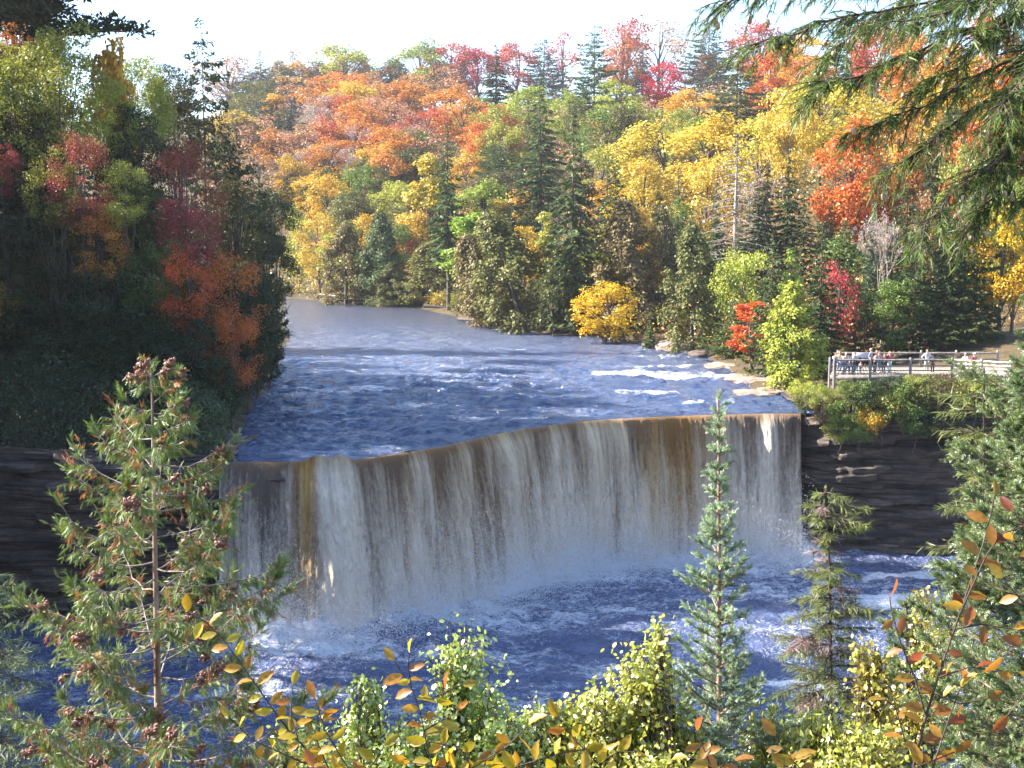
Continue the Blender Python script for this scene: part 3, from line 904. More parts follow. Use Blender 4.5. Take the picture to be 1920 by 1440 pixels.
FAR = [
 # --- skyline, left to right
 (430, 104, 17, 165, 'K', 'PK', "dusty pink rounded crown on the skyline behind the dark left bank"),
 (487, 90, 17, 52, 'S', 'GG', "small spruce tip poking above the dusty pink crown on the skyline"),
 (545, 92, 16, 95, 'K', 'PK', "thin bronze pink crown right of the small skyline spruce tip"),
 (565, 118, 15, 120, 'D', 'GY', "golden orange maple below the olive yellow skyline crown"),
 (640, 84, 16, 125, 'D', 'YG', "olive yellow round crown on the skyline above the golden orange maple"),
 (655, 106, 15, 100, 'K', 'R', "thin red top just behind the rounded bare grey tree"),
 (685, 122, 14, 150, 'B', 'GR', "rounded bare grey tree on the upper slope under a thin red top"),
 (735, 108, 15, 80, 'D', 'OL', "small olive crown between the bare grey tree and the tall olive skyline crown"),
 (790, 72, 18, 115, 'D', 'LG', "tall olive green crown at the highest left part of the skyline"),
 (850, 80, 16, 105, 'D', 'R', "deep red crown on the skyline right of the tall olive green crown"),
 (850, 104, 15, 95, 'B', 'GR', "bare lilac grey tree between the deep red crown and the crimson maple"),
 (815, 112, 15, 110, 'D', 'O', "orange gold crown below the deep red skyline crown"),
 (896, 88, 17, 100, 'D', 'CR', "vivid crimson maple touching the skyline left of a dark pointed spruce"),
 (930, 82, 22, 84, 'S', 'DG', "dark pointed spruce right of the vivid crimson skyline maple"),
 (968, 80, 16, 95, 'D', 'R', "brick red crown on the skyline right of the dark pointed spruce"),
 (1020, 74, 19, 115, 'HM', 'GG', "grey green hemlock with red leaves showing through on the skyline"),
 (1055, 58, 17, 90, 'K', 'R', "thin reddish skyline crown behind the grey green hemlock"),
 (1115, 52, 24, 125, 'HM', 'MG', "largest dark conifer of the skyline, right of the reddish crowns"),
 (1165, 28, 19, 120, 'K', 'R', "see-through pink red crown high on the skyline right of the largest conifer"),
 (1175, 60, 16, 90, 'D', 'O', "orange leaves below the see-through pink red skyline crown"),
 (1235, 40, 17, 130, 'K', 'PE', "pale peach crown on the right skyline above the pink crimson maple"),
 (1290, 34, 18, 90, 'B', 'GR', "bare greyish tree on the right skyline left of the hemlock"),
 (1330, 40, 20, 130, 'HM', 'MG', "dark hemlock on the right skyline beside the hanging cone branch"),
 (1205, 96, 12, 70, 'S', 'GG', "small grey green conifer between the largest conifer and the crimson maple"),
 (1245, 116, 14, 84, 'D', 'CR', "bright pink crimson maple alone in the middle of the right hillside"),
 (1160, 150, 12, 95, 'D', 'YG', "yellow green crown left of the pink crimson maple"),
 (1325, 102, 12, 75, 'D', 'O', "small orange crown between the crimson maple and the broad dark hemlock"),
 (1385, 92, 19, 140, 'HM', 'MG', "broad dark hemlock low on the right hillside under the hanging branch"),
 (1305, 165, 12, 120, 'D', 'GY', "golden crown right under the pink crimson maple"),
 (1445, 84, 17, 110, 'D', 'RO', "dull orange red crown right of the broad dark hemlock"),
 (1420, 40, 17, 120, 'D', 'R', "reddish skyline crown seen through the hanging hemlock branch"),
 (1500, 60, 17, 130, 'D', 'GY', "golden crown half hidden behind the drooping hemlock twigs with cones"),
 (1540, 158, 14, 210, 'W', 'Y', "wide flat golden tree with dark limbs left of the orange red maple"),
 (1590, 30, 19, 130, 'HM', 'MG', "dark conifer behind the middle of the hanging branch"),
 (1650, 40, 17, 130, 'D', 'R', "rusty crown behind the hanging branch near the top edge"),
 (1740, 60, 17, 140, 'D', 'O', "orange crown behind the dense part of the hanging branch"),
 (1860, 10, 18, 110, 'D', 'BR', "bright red orange leaves framed by the hanging boughs at the top right corner"),
 (1800, 120, 16, 150, 'D', 'GY', "golden crown behind the boughs under the red top right leaves"),
 # --- upper and middle slope
 (470, 170, 14, 95, 'D', 'OL', "olive crown emerging behind the dark tip of the left bank"),
 (515, 176, 13, 56, 'N', 'GY', "narrow golden tree at the left end of the far slope"),
 (455, 130, 16, 80, 'H', 'GG', "grey green conifer under the dusty pink skyline crown"),
 (590, 195, 13, 110, 'B', 'GR', "bare grey tree left of the bright red sprig on the far slope"),
 (645, 180, 12, 95, 'D', 'BR', "bright coral red crown on the middle of the left far slope"),
 (705, 178, 13, 120, 'K', 'PK', "thin rosy grey crown right of the coral red one"),
 (770, 140, 14, 135, 'K', 'PE', "large thin peach crown in the middle of the far slope"),
 (745, 160, 13, 70, 'D', 'O', "orange tuft left of the large thin peach crown"),
 (850, 158, 14, 120, 'D', 'O', "orange crown under the vivid crimson maple"),
 (800, 200, 13, 100, 'K', 'R', "rosy red crown right of centre on the orange slope"),
 (735, 232, 13, 110, 'K', 'R', "dull red crown in the middle of the orange patch"),
 (600, 228, 13, 125, 'D', 'PE', "peach orange crown at the left of the orange patch"),
 (665, 225, 13, 140, 'D', 'O', "broad orange crown in the centre of the orange patch"),
 (555, 235, 14, 95, 'K', 'PK', "pinkish thin crown over the pale bare stems"),
 (575, 268, 13, 85, 'B', 'GR', "bare tree with pale stems at the left edge of the orange patch"),
 (625, 262, 12, 120, 'D', 'O', "lower orange crown above the olive shore trees"),
 (710, 268, 12, 110, 'D', 'GY', "amber crown at the foot of the orange patch"),
 (545, 290, 13, 75, 'D', 'GY', "amber crown close behind the dark left bank tip"),
 (930, 198, 13, 100, 'D', 'RO', "red orange crown under the dark pointed spruce"),
 (905, 235, 12, 85, 'D', 'O', "orange crown left of the pale green slope trees"),
 (990, 162, 15, 110, 'D', 'LG', "pale green crown left of the tall tiered spruce"),
 (945, 232, 14, 110, 'D', 'LG', "second pale green crown, lower and left of the tall tiered spruce"),
 (1065, 168, 14, 70, 'D', 'LG', "pale green crown between the two tall spruces"),
 (1015, 138, 27, 115, 'S', 'MG', "tall tiered spruce with sunlit shelves in the middle of the hillside"),
 (1075, 185, 26, 115, 'S', 'MG', "tall grey spruce right beside the tiered one"),
 (1150, 198, 14, 155, 'D', 'G', "round green crown right of the tall grey spruce"),
 (1200, 190, 13, 130, 'D', 'LG', "flat topped yellow green crown above the big yellow trees"),
 (1285, 205, 12, 100, 'D', 'LG', "yellow green crown behind the big yellow trees"),
 (1235, 228, 15, 170, 'D', 'Y', "left of the two biggest bright yellow crowns"),
 (1335, 212, 15, 180, 'D', 'Y', "right of the two biggest bright yellow crowns"),
 (1430, 215, 14, 140, 'D', 'Y', "pale yellow crown behind the dead larch"),
 (1480, 200, 14, 120, 'W', 'Y', "soft yellow crown under the wide flat golden tree"),
 (975, 290, 17, 60, 'S', 'DG', "narrow dark spruce left of the tall tiered one"),
 (1045, 300, 17, 62, 'S', 'DG', "narrow dark spruce in the gap between the two tall spruces"),
 (905, 300, 16, 58, 'S', 'MG', "narrow spruce between the white trunked spruce and the tall tiered one"),
 (1440, 290, 18, 62, 'S', 'DG', "narrow dark spruce right behind the dead larch"),
 (1345, 330, 15, 52, 'S', 'MG', "narrow green spruce under the right big yellow crown"),
 (870, 178, 14, 110, 'D', 'O', "orange crown closing the ridge gap under the crimson maple"),
 (1205, 300, 13, 130, 'D', 'Y', "yellow crown below the left big yellow one"),
 (1330, 300, 13, 120, 'D', 'Y', "yellow crown left of the dead larch stem"),
 (1155, 290, 15, 62, 'F', 'MG', "slim dark fir left of the lower yellow crown"),
 (1275, 310, 13, 56, 'F', 'GG', "slim grey green fir among the yellow crowns"),
 (1382, 252, 20, 175, 'L', 'SG', "dead larch with bare drooping branches before the yellow trees"),
 (1425, 310, 13, 120, 'B', 'GR', "bare purple grey crown right of the dead larch"),
 (1600, 218, 17, 150, 'D', 'RO', "large orange red maple on the right slope"),
 (1570, 300, 14, 90, 'K', 'RO', "thin orange crown at the left edge of the large orange red maple"),
 (1630, 330, 14, 110, 'D', 'RO', "lower orange red crown under the large orange red maple"),
 (1690, 190, 16, 120, 'D', 'O', "orange crown behind the lower twigs of the hanging branch"),
 (1760, 250, 16, 130, 'D', 'OL', "olive crown behind the dense middle of the hanging boughs"),
 (1850, 230, 16, 130, 'D', 'GY', "amber crown behind the right part of the hanging boughs"),
 (1700, 320, 15, 120, 'K', 'PE', "thin peach crown left of the tall dark pine"),
]
SHORE = [
 # --- along the far shore and the right bank
 (1480, 278, 18, 85, 'S', 'DG', "tall dark spruce of the right slope left of the orange red maple"),
 (1425, 325, 16, 100, 'S', 'DG', "dark spruce left of the tall right slope spruce"),
 (1510, 350, 14, 75, 'S', 'MG', "blue green spruce between the dark spruces and the orange maple"),
 (1545, 325, 14, 36, 'F', 'MG', "slim fir spire against the orange red maple"),
 (1560, 345, 13, 30, 'F', 'MG', "second slim fir spire close to the first one"),
 (1585, 415, 13, 85, 'H', 'MG', "green conifer under the slim fir spires"),
 (1640, 372, 15, 50, 'F', 'GG', "narrow grey fir below the orange red maple"),
 (1660, 400, 14, 90, 'B', 'GR', "bare grey brown tree behind the platform's left half"),
 (1385, 420, 14, 85, 'S', 'MG', "bushy green spruce below the dead larch"),
 (840, 213, 0, 66, 'T', 'SM', "tall thin spruce with a long bare white trunk on the far shore", 581),
 (1090, 300, 0, 120, 'P', 'SG', "thin open pine with pale trunk and rusty tufts", 614),
 (560, 385, 0, 70, 'D', 'YG', "yellow green tree at the bend beside the dark left bank", 552),
 (600, 400, 0, 90, 'D', 'Y', "yellow leafed tree low at the far bend", 556),
 (650, 418, 0, 105, 'C', 'OB', "broad brown green cedar at the water's edge by the bend", 566),
 (715, 400, 0, 90, 'C', 'MG', "green cedar right of the broad brown green one", 568),
 (630, 320, 13, 120, 'D', 'G', "round green crown at the foot of the orange patch"),
 (700, 290, 14, 120, 'D', 'OL', "olive green crown right of the round green one"),
 (770, 240, 14, 125, 'D', 'G', "green crown left of the tall thin spruce"),
 (720, 330, 13, 100, 'K', 'OL', "thin grey olive crown above the shore cedars"),
 (590, 320, 14, 90, 'D', 'GY', "gold orange crown above the far bend"),
 (805, 290, 0, 105, 'N', 'Y', "bright pale yellow tree left of the tall thin spruce", 560),
 (780, 395, 0, 100, 'D', 'GY', "gold orange crown below the bright pale yellow tree", 562),
 (762, 440, 0, 66, 'K', 'BR', "small red maple sprays between the shore cedars", 566),
 (875, 280, 14, 80, 'D', 'GY', "orange yellow crown right of the tall thin spruce"),
 (868, 400, 0, 40, 'F', 'DG', "slim dark fir right behind the white trunk", 565),
 (805, 455, 0, 110, 'C', 'OL', "olive cedar leaning over the water left of the white trunk", 572),
 (735, 490, 0, 70, 'C', 'OL', "small olive cedar left of the leaning one", 570),
 (925, 268, 15, 110, 'H', 'MG', "dark hemlock above the leaning cedars"),
 (925, 320, 14, 120, 'D', 'OB', "brown olive crown beneath the dark hemlock"),
 (885, 400, 0, 115, 'N', 'VG', "fresh lime green tree at the shore right of the white trunk", 585),
 (925, 520, 0, 110, 'U', 'LG', "lime green bush at the waterline left of the leaning cedars", 596),
 (985, 385, 0, 150, 'C', 'OL', "larger cedar leaning left over the river", 616, None, -0.30),
 (935, 430, 0, 120, 'C', 'OB', "brownish cedar leaning left, under the larger one", 606, None, -0.34),
 (1000, 360, 15, 90, 'S', 'DG', "dark spruce behind the leaning cedars"),
 (1022, 398, 0, 66, 'N', 'YG', "narrow lemon yellow tree right of the leaning cedars", 590),
 (1045, 440, 0, 85, 'S', 'DG', "dark spruce between the lemon yellow tree and the open pine", 612),
 (1130, 340, 13, 110, 'D', 'GY', "gold crown behind the open pine"),
 (1085, 420, 13, 95, 'D', 'Y', "yellow crown low behind the open pine's trunk"),
 (1040, 500, 0, 100, 'U', 'OL', "grey olive brush at the waterline under the open pine", 622),
 (1135, 528, 0, 130, 'D', 'BY', "bright yellow bushy tree at the water's edge", 636),
 (1170, 375, 0, 145, 'C', 'OB', "tall brown green cedar behind the bright yellow shore bush", 622),
 (1225, 480, 0, 80, 'K', 'GY', "thin gold crown between the two brown green cedars", 622),
 (1262, 375, 13, 110, 'D', 'G', "fresh green crown above the brown green cedars"),
 (1295, 420, 0, 115, 'C', 'OL', "tall olive cedar at the shore right of the little fir", 655),
 (1218, 588, 0, 36, 'S', 'SM', "little green fir on the waterside rock", 648),
 (1345, 400, 13, 110, 'S', 'MG', "green spruce below the yellow trees and left of the dark spruces"),
 (1390, 468, 0, 125, 'W', 'YG', "lime yellow tree with flat tiers above the red shore maple", 660),
 (1375, 560, 0, 110, 'HM', 'MG', "soft green hemlock left of the small bright red maple", 668),
 (1408, 566, 0, 95, 'N', 'BR', "small bright red maple on the rock shelf", 694),
 (1450, 440, 15, 90, 'H', 'MG', "dull green hemlock behind the small bright red maple"),
 (1482, 530, 0, 120, 'NC', 'LG', "pale green bushy willow at the platform's left", 726),
 (1478, 470, 0, 52, 'N', 'VG', "slim bright green poplar top rising behind the pale green willow", 706),
 (1535, 410, 0, 105, 'SM', 'DG', "dark spruce between the pale green willow and the platform", 712),
 (1575, 490, 13, 90, 'K', 'CR', "red maple sprays over the platform's left end"),
 (1605, 560, 9, 80, 'K', 'R', "lower red sprays right above the people at the left rail"),
 (1625, 500, 12, 80, 'HM', 'DG', "dark hemlock right of the red maple sprays"),
 (1672, 525, 10, 120, 'DM', 'G', "green leafy tree behind the middle of the platform"),
 (1720, 410, 15, 120, 'HM', 'DG', "tall dark hemlock behind the platform's right half"),
 (1800, 460, 14, 140, 'HM', 'MG', "broad dark hemlock above the white rails"),
 (1838, 380, 15, 100, 'H', 'DG', "dark conifer left of the bright yellow tree at the right edge"),
 (1885, 380, 15, 130, 'DM', 'BY', "bright yellow tree at the right edge above the near spruce"),
 (1910, 330, 15, 110, 'D', 'YG', "greenish yellow crown above the bright yellow right edge tree"),
 (1780, 340, 16, 90, 'S', 'DG', "dark spruce behind the hanging branch's lowest twigs"),
 (1560, 620, 5, 60, 'UM', 'YG', "yellow tinted shrub beside the platform's left post"),
]
for a in FAR:
    place(*a[:2], a[2] * 1.25, a[3] * 1.0, a[4], a[5], a[6], group=GF, d0=175)
for a in SHORE:
    kw = {}
    if len(a) > 7 and a[7]:
        kw['base'] = a[7]
    if len(a) > 9:
        kw['lean'] = a[9]
    place(*a[:6], a[6], d0=122, group=GS, **kw)
LEFT = [
 (85, -430, 46, 430, 'PM', 'DG', "huge dark white pine reaching out of the top left corner", 93),
 (375, 46, 27, 185, 'HM', 'MG', "tall dark conifer standing alone on the left bank skyline", 150),
 (318, 120, 22, 90, 'DM', 'OL', "small olive crown left of the lone skyline conifer", 140),
 (20, 85, 22, 190, 'DM', 'LG', "sunlit green crown at the left edge under the pine bough", 88),
 (105, 45, 23, 170, 'DM', 'LG', "sunlit yellow green crown right under the huge pine", 88),
 (205, 78, 22, 110, 'N', 'GY', "golden orange tree catching sun on the left bank top", 94),
 (200, 150, 20, 120, 'DM', 'YG', "yellow green crown below the golden orange tree", 92),
 (262, 108, 22, 125, 'DM', 'YG', "yellow green crown right of the golden orange tree", 104),
 (30, 40, 24, 90, 'KM', 'RO', "rusty thin crown at the left edge high under the pine bough", 108),
 (330, 160, 21, 120, 'DM', 'OL', "dull olive crown under the lone skyline conifer", 112),
 (415, 190, 22, 120, 'HM', 'DG', "dark conifer edge right of the dull olive crown", 116),
 (440, 245, 20, 120, 'HM', 'DG', "dark conifer on the left bank's outline, second step down", 118),
 (475, 300, 18, 110, 'HM', 'DG', "dark conifer on the left bank's outline, third step down", 122),
 (512, 350, 16, 90, 'DM', 'MG', "dark green tree at the far tip of the left bank", 128),
 (60, 200, 19, 150, 'DM', 'OL', "green crown in shade at the left edge, middle height", 84),
 (150, 250, 18, 130, 'KM', 'DR', "dark red maple in shade in the middle of the left bank", 84),
 (5, 270, 18, 70, 'KM', 'DC', "dark crimson leaves cut by the left edge", 83),
 (255, 200, 19, 140, 'DM', 'MG', "shaded green crown between the golden tree and the red maple", 92),
 (345, 262, 18, 150, 'KM', 'DR', "largest red maple of the shaded left bank", 94),
 (350, 350, 16, 120, 'KM', 'DC', "deeper red lower boughs under the largest left bank maple", 90),
 (440, 330, 17, 130, 'DM', 'OL', "olive gold crown right of the largest left bank maple", 98),
 (470, 380, 16, 120, 'DM', 'MG', "dark green tree behind the overhanging shore trees", 106),
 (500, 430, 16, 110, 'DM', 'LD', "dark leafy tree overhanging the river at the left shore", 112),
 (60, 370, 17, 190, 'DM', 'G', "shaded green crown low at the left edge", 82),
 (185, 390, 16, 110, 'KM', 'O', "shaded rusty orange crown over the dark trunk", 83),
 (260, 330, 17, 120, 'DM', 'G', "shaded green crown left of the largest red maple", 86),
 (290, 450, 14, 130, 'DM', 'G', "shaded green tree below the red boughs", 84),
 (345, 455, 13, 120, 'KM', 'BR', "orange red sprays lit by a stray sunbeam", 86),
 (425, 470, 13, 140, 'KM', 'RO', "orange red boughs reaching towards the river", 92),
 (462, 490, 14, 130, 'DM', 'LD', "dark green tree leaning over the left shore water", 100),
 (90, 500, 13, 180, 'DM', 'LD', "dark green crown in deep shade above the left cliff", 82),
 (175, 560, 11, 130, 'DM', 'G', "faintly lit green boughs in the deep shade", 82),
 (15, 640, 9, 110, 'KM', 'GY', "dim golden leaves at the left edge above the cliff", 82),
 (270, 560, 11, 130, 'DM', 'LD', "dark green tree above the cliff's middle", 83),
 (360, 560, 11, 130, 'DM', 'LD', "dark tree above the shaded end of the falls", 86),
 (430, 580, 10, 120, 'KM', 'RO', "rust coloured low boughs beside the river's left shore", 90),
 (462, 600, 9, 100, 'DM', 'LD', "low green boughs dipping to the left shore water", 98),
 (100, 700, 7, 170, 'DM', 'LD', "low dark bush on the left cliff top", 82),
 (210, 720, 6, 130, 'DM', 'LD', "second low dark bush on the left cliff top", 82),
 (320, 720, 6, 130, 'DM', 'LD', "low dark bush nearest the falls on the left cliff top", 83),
 (95, 275, 17, 110, 'KM', 'LG', "pale green sprinkled crown between the left edge and the dark red maple", 87),
 (232, 300, 17, 90, 'KM', 'LG', "yellow flecked crown right of the dark red maple", 87),
 (120, 360, 15, 120, 'KM', 'OL', "olive crown hanging under the dark red maple", 87),
 (35, 470, 13, 110, 'KM', 'OL', "olive flecked crown low at the left edge", 87),
 (405, 700, 6, 110, 'DM', 'LD', "low dark bush at the lip on the left shore", 88),
]
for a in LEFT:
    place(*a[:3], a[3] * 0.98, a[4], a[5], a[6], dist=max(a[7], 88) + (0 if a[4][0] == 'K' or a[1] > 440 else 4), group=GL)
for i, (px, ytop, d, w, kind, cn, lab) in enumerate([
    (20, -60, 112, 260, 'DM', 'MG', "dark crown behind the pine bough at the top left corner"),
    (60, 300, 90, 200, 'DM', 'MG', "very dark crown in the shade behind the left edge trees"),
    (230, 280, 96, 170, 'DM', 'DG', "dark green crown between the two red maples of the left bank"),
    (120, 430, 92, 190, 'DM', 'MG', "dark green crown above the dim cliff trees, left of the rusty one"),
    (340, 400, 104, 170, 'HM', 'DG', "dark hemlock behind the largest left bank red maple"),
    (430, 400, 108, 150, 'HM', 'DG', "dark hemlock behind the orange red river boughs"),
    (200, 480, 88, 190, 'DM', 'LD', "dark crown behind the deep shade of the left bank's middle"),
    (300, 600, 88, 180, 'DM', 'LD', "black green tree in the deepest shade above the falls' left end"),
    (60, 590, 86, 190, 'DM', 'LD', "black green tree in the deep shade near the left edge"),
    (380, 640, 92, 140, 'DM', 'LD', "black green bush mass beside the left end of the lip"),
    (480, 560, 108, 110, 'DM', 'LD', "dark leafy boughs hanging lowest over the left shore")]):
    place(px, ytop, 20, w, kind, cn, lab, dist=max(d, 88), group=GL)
# ---------------------------------------------------------------- the canopy between the landmark trees
MARK = [(430, 150, "dusty pink skyline crown"), (565, 165, "golden orange upper maple"), (685, 165, "rounded bare grey tree"), (790, 110, "tall olive skyline crown"),
        (896, 135, "vivid crimson maple"), (930, 150, "dark pointed skyline spruce"), (1115, 115, "largest skyline conifer"), (1245, 160, "pink crimson maple"),
        (1385, 150, "broad dark hemlock"), (1540, 195, "wide flat golden tree"), (645, 210, "coral red crown"), (770, 190, "large peach crown"),
        (665, 270, "broadest orange patch crown"), (575, 320, "pale bare stems"), (1015, 240, "tall tiered spruce"), (1075, 300, "tall grey spruce"),
        (1150, 255, "round green slope crown"), (1235, 300, "left big yellow crown"), (1335, 290, "right big yellow crown"), (1382, 360, "dead larch"),
        (1600, 300, "large orange red maple"), (840, 350, "white trunked thin spruce"), (1090, 400, "thin open pine"), (805, 370, "bright pale yellow tree"),
        (1480, 370, "tall dark right slope spruce"), (985, 450, "larger leaning cedar"), (1170, 480, "tall brown green cedar"), (1295, 520, "tall olive shore cedar"),
        (1390, 520, "lime yellow tiered tree"), (1720, 500, "tall dark platform hemlock"), (1885, 470, "bright yellow right edge tree"), (650, 480, "broad brown green cedar"),
        (515, 230, "narrow golden far slope tree"), (720, 400, "round thin shore crown"), (1640, 420, "narrow grey fir")]
CWORD = {'Y': "yellow", 'GY': "amber", 'O': "orange", 'RO': "orange red", 'R': "red", 'PK': "dusty pink", 'PE': "peach", 'G': "green", 'LG': "pale green",
         'OL': "olive", 'OB': "brown olive", 'DG': "dark green", 'MG': "deep green", 'GG': "grey green", 'GR': "bare grey", 'YG': "yellow green", 'SM': "green"}
KWORD = {'D': "leafy tree", 'W': "broad tree", 'N': "narrow tree", 'K': "thin crowned tree", 'S': "spruce", 'F': "fir", 'H': "hemlock", 'B': "bare tree", 'C': "cedar"}
_seen = set()
def filler_label(px, py, kind, cn):
    c = sorted(MARK, key=lambda m: (m[0] - px) ** 2 + 1.5 * (m[1] - py) ** 2)
    for m in c[:12]:
        dx, dy = px - m[0], py - m[1]
        rel = (("right of" if dx > 0 else "left of") if abs(dx) > abs(dy) * 1.2 else ("below" if dy > 0 else "above"))
        far = "close" if math.hypot(dx, dy) < 60 else "a little" if math.hypot(dx, dy) < 130 else "well"
        col_ = CWORD[cn] + " " if not (kind == 'B') else "bare grey "
        kw = KWORD[kind] if kind != 'B' else "tree"
        s = f"{col_}{kw} {far} {rel} the {m[2]}"
        if s not in _seen:
            _seen.add(s)
            return s
    _seen.add(s)
    return s
frs = random.Random(77)
HERO = [(985, 1045, 140, 400), (1040, 1110, 190, 420), (815, 865, 213, 520), (1400, 1510, 280, 440), (1210, 1280, 118, 190), (860, 935, 88, 180), (1310, 1450, 250, 420), (1210, 1400, 215, 330), (1540, 1660, 220, 400), (1060, 1170, 55, 190), (1320, 1440, 95, 200)]
ZONES = [
 (430, 880, 112, 150, 13, ['KPK', 'BGR', 'DOL', 'KPE', 'HGG', 'KR']),
 (880, 1500, 75, 120, 16, ['KPK', 'BGR', 'KR', 'HGG', 'KPE', 'DOL']),  # x0, x1, top0, top1, count, [(kind, colour) ...]
 (400, 620, 120, 300, 15, ['KPK', 'DO', 'KPE', 'DGY', 'HGG', 'BGR', 'DOL']),
 (600, 900, 110, 280, 36, ['DO', 'KPE', 'KPK', 'BGR', 'DO', 'DGY', 'BGR', 'KR', 'DPE', 'KPK']),
 (880, 1120, 100, 300, 26, ['DLG', 'DO', 'HMG', 'SMG', 'DG', 'DYG', 'SDG', 'DRO']),
 (1120, 1480, 70, 210, 26, ['KPE', 'HMG', 'DGY', 'DO', 'BGR', 'DOL', 'KR', 'HGG']),
 (1100, 1500, 190, 380, 24, ['DY', 'DY', 'DYG', 'DLG', 'FMG', 'SDG', 'DG']),
 (1480, 1930, 60, 340, 30, ['DO', 'DRO', 'DGY', 'HMG', 'DOL', 'SDG', 'SMG', 'DLG']),
 (600, 900, 270, 440, 22, ['DG', 'DOL', 'DYG', 'DG', 'DGY', 'HMG', 'COB']),
 (880, 1130, 300, 470, 16, ['DG', 'DLG', 'SDG', 'DGY', 'HMG', 'COL']),
 (1120, 1480, 370, 520, 20, ['COB', 'DG', 'DGY', 'SMG', 'COL', 'DYG', 'KR']),
 (1480, 1930, 330, 500, 24, ['HDG', 'DO', 'KPE', 'SMG', 'DG', 'DOL', 'BGR', 'FGG']),
]
for x0, x1, y0, y1, n, pal in ZONES:
    nx_ = max(1, round(math.sqrt(n * (x1 - x0) / (y1 - y0))))
    ny_ = math.ceil(n / nx_)
    for i in range(n):
        px = x0 + (x1 - x0) * ((i % nx_) + frs.uniform(0.05, 0.95)) / nx_
        py = y0 + (y1 - y0) * ((i // nx_) + frs.uniform(0.05, 0.95)) / ny_
        kc = frs.choice(pal)
        kd, cn = kc[0], kc[1:]
        w = {'D': 120, 'K': 120, 'B': 115, 'H': 115, 'S': 75, 'F': 45, 'C': 95}[kd] * frs.uniform(0.85, 1.2)
        if any(a - 25 < px < b + 25 and py + 15 < bb and py + 75 > t for a, b, t, bb in HERO):
            continue
        place(px, py, frs.uniform(14, 19), w * 0.84, kd, cn, filler_label(px, py + 45, kd, cn), d0=185 if px < 1480 else 145, group=GF)

# tall trees on the left slope beyond the frame: their shade lies on the bank, the falls and the pool
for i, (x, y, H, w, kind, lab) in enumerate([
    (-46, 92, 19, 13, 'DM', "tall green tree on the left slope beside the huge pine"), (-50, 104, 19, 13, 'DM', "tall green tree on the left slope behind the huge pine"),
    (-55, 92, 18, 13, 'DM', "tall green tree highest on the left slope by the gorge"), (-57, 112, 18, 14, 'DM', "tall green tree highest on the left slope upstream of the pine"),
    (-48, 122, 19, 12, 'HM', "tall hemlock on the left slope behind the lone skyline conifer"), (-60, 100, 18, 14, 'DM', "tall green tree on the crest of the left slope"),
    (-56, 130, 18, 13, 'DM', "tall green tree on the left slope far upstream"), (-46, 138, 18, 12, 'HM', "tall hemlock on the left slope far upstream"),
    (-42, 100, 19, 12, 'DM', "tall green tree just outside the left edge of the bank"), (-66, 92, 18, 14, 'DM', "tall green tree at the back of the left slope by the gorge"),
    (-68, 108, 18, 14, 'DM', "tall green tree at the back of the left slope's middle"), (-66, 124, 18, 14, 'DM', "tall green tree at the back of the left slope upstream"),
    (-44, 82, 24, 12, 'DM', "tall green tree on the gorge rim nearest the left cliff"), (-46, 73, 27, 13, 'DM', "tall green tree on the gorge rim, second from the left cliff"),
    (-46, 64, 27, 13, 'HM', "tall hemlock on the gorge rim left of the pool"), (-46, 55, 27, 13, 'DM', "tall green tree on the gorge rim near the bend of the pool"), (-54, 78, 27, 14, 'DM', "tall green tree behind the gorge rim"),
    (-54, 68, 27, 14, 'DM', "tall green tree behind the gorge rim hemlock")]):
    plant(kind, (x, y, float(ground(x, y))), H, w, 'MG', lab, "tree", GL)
# ---------------------------------------------------------------- low growth under the trees (nobody could count it)
def undergrowth(name, n, sampler, seed, hmax, leaf, mats, zf=None):
    rs = np.random.RandomState(seed)
    x, y = sampler(rs, n)
    ok = ~in_river(x, y) & (y > edge_y(x) + (0.6 if zf is None else -2))
    x, y = x[ok], y[ok]
    g = ground(x, y) if zf is None else zf(x, y)
    clump = fbm(x / 4.5, y / 4.5, seed, 3)
    h = hmax * np.clip((clump - 0.30) * 2.4, 0.08, 1) * rs.uniform(0, 1, len(x)) ** 0.7
    P = np.column_stack([x, y, g + h])
    X, Y, Z = frames(rs.normal(0, 0.7, (len(x), 3)) + np.array([0, 0, 0.7]), rs)
    sel = fbm(x / 16, y / 16, seed + 9, 3) + rs.normal(0, 0.07, len(x))
    mb = MB()
    cuts = np.quantile(sel, np.linspace(0, 1, len(mats) + 1))
    for i in range(len(mats)):
        m = (sel >= cuts[i]) & (sel <= cuts[i + 1])
        stamp(mb, QV, QF, P[m], X[m], Y[m], Z[m], leaf * rs.uniform(0.6, 1.3, m.sum()) * np.clip(y[m] / 200, 0.55, 1.3),
              np.column_stack([rs.uniform(0, 1, m.sum()), np.clip(rs.normal(0.5, 0.2, m.sum()), 0, 1)]), i)
    return tag(mb.obj(name, mats), kind="stuff")
MU = [leaf_material("undergrowth_" + n, *COLS[c]) for n, c in (("olive", 'OL'), ("green", 'G'), ("amber", 'GY'), ("orange", 'O'), ("dark", 'MG'), ("rust", 'PE'))]
def s_far(rs, n):
    px = rs.uniform(380, 2000, n)
    y = 120 + 330 * rs.uniform(0, 1, n) ** 0.9
    return (px - 960) / F * y, y
undergrowth("undergrowth", 230000, s_far, 31, 8.0, 0.46, MU)
def s_left(rs, n):
    y = rs.uniform(81, 150, n)
    x = np.interp(y, LSH[:, 1], LSH[:, 0]) - rs.uniform(0, 26, n)
    return x, y
undergrowth("undergrowth", 60000, s_left, 33, 4.5, 0.36, [MU[4], MU[1], MU[4], MU[0]])
def s_rim(rs, n):
    x = rs.uniform(-50, -18.6, n)
    return x, edge_y(x) + rs.uniform(0.2, 6.0, n)
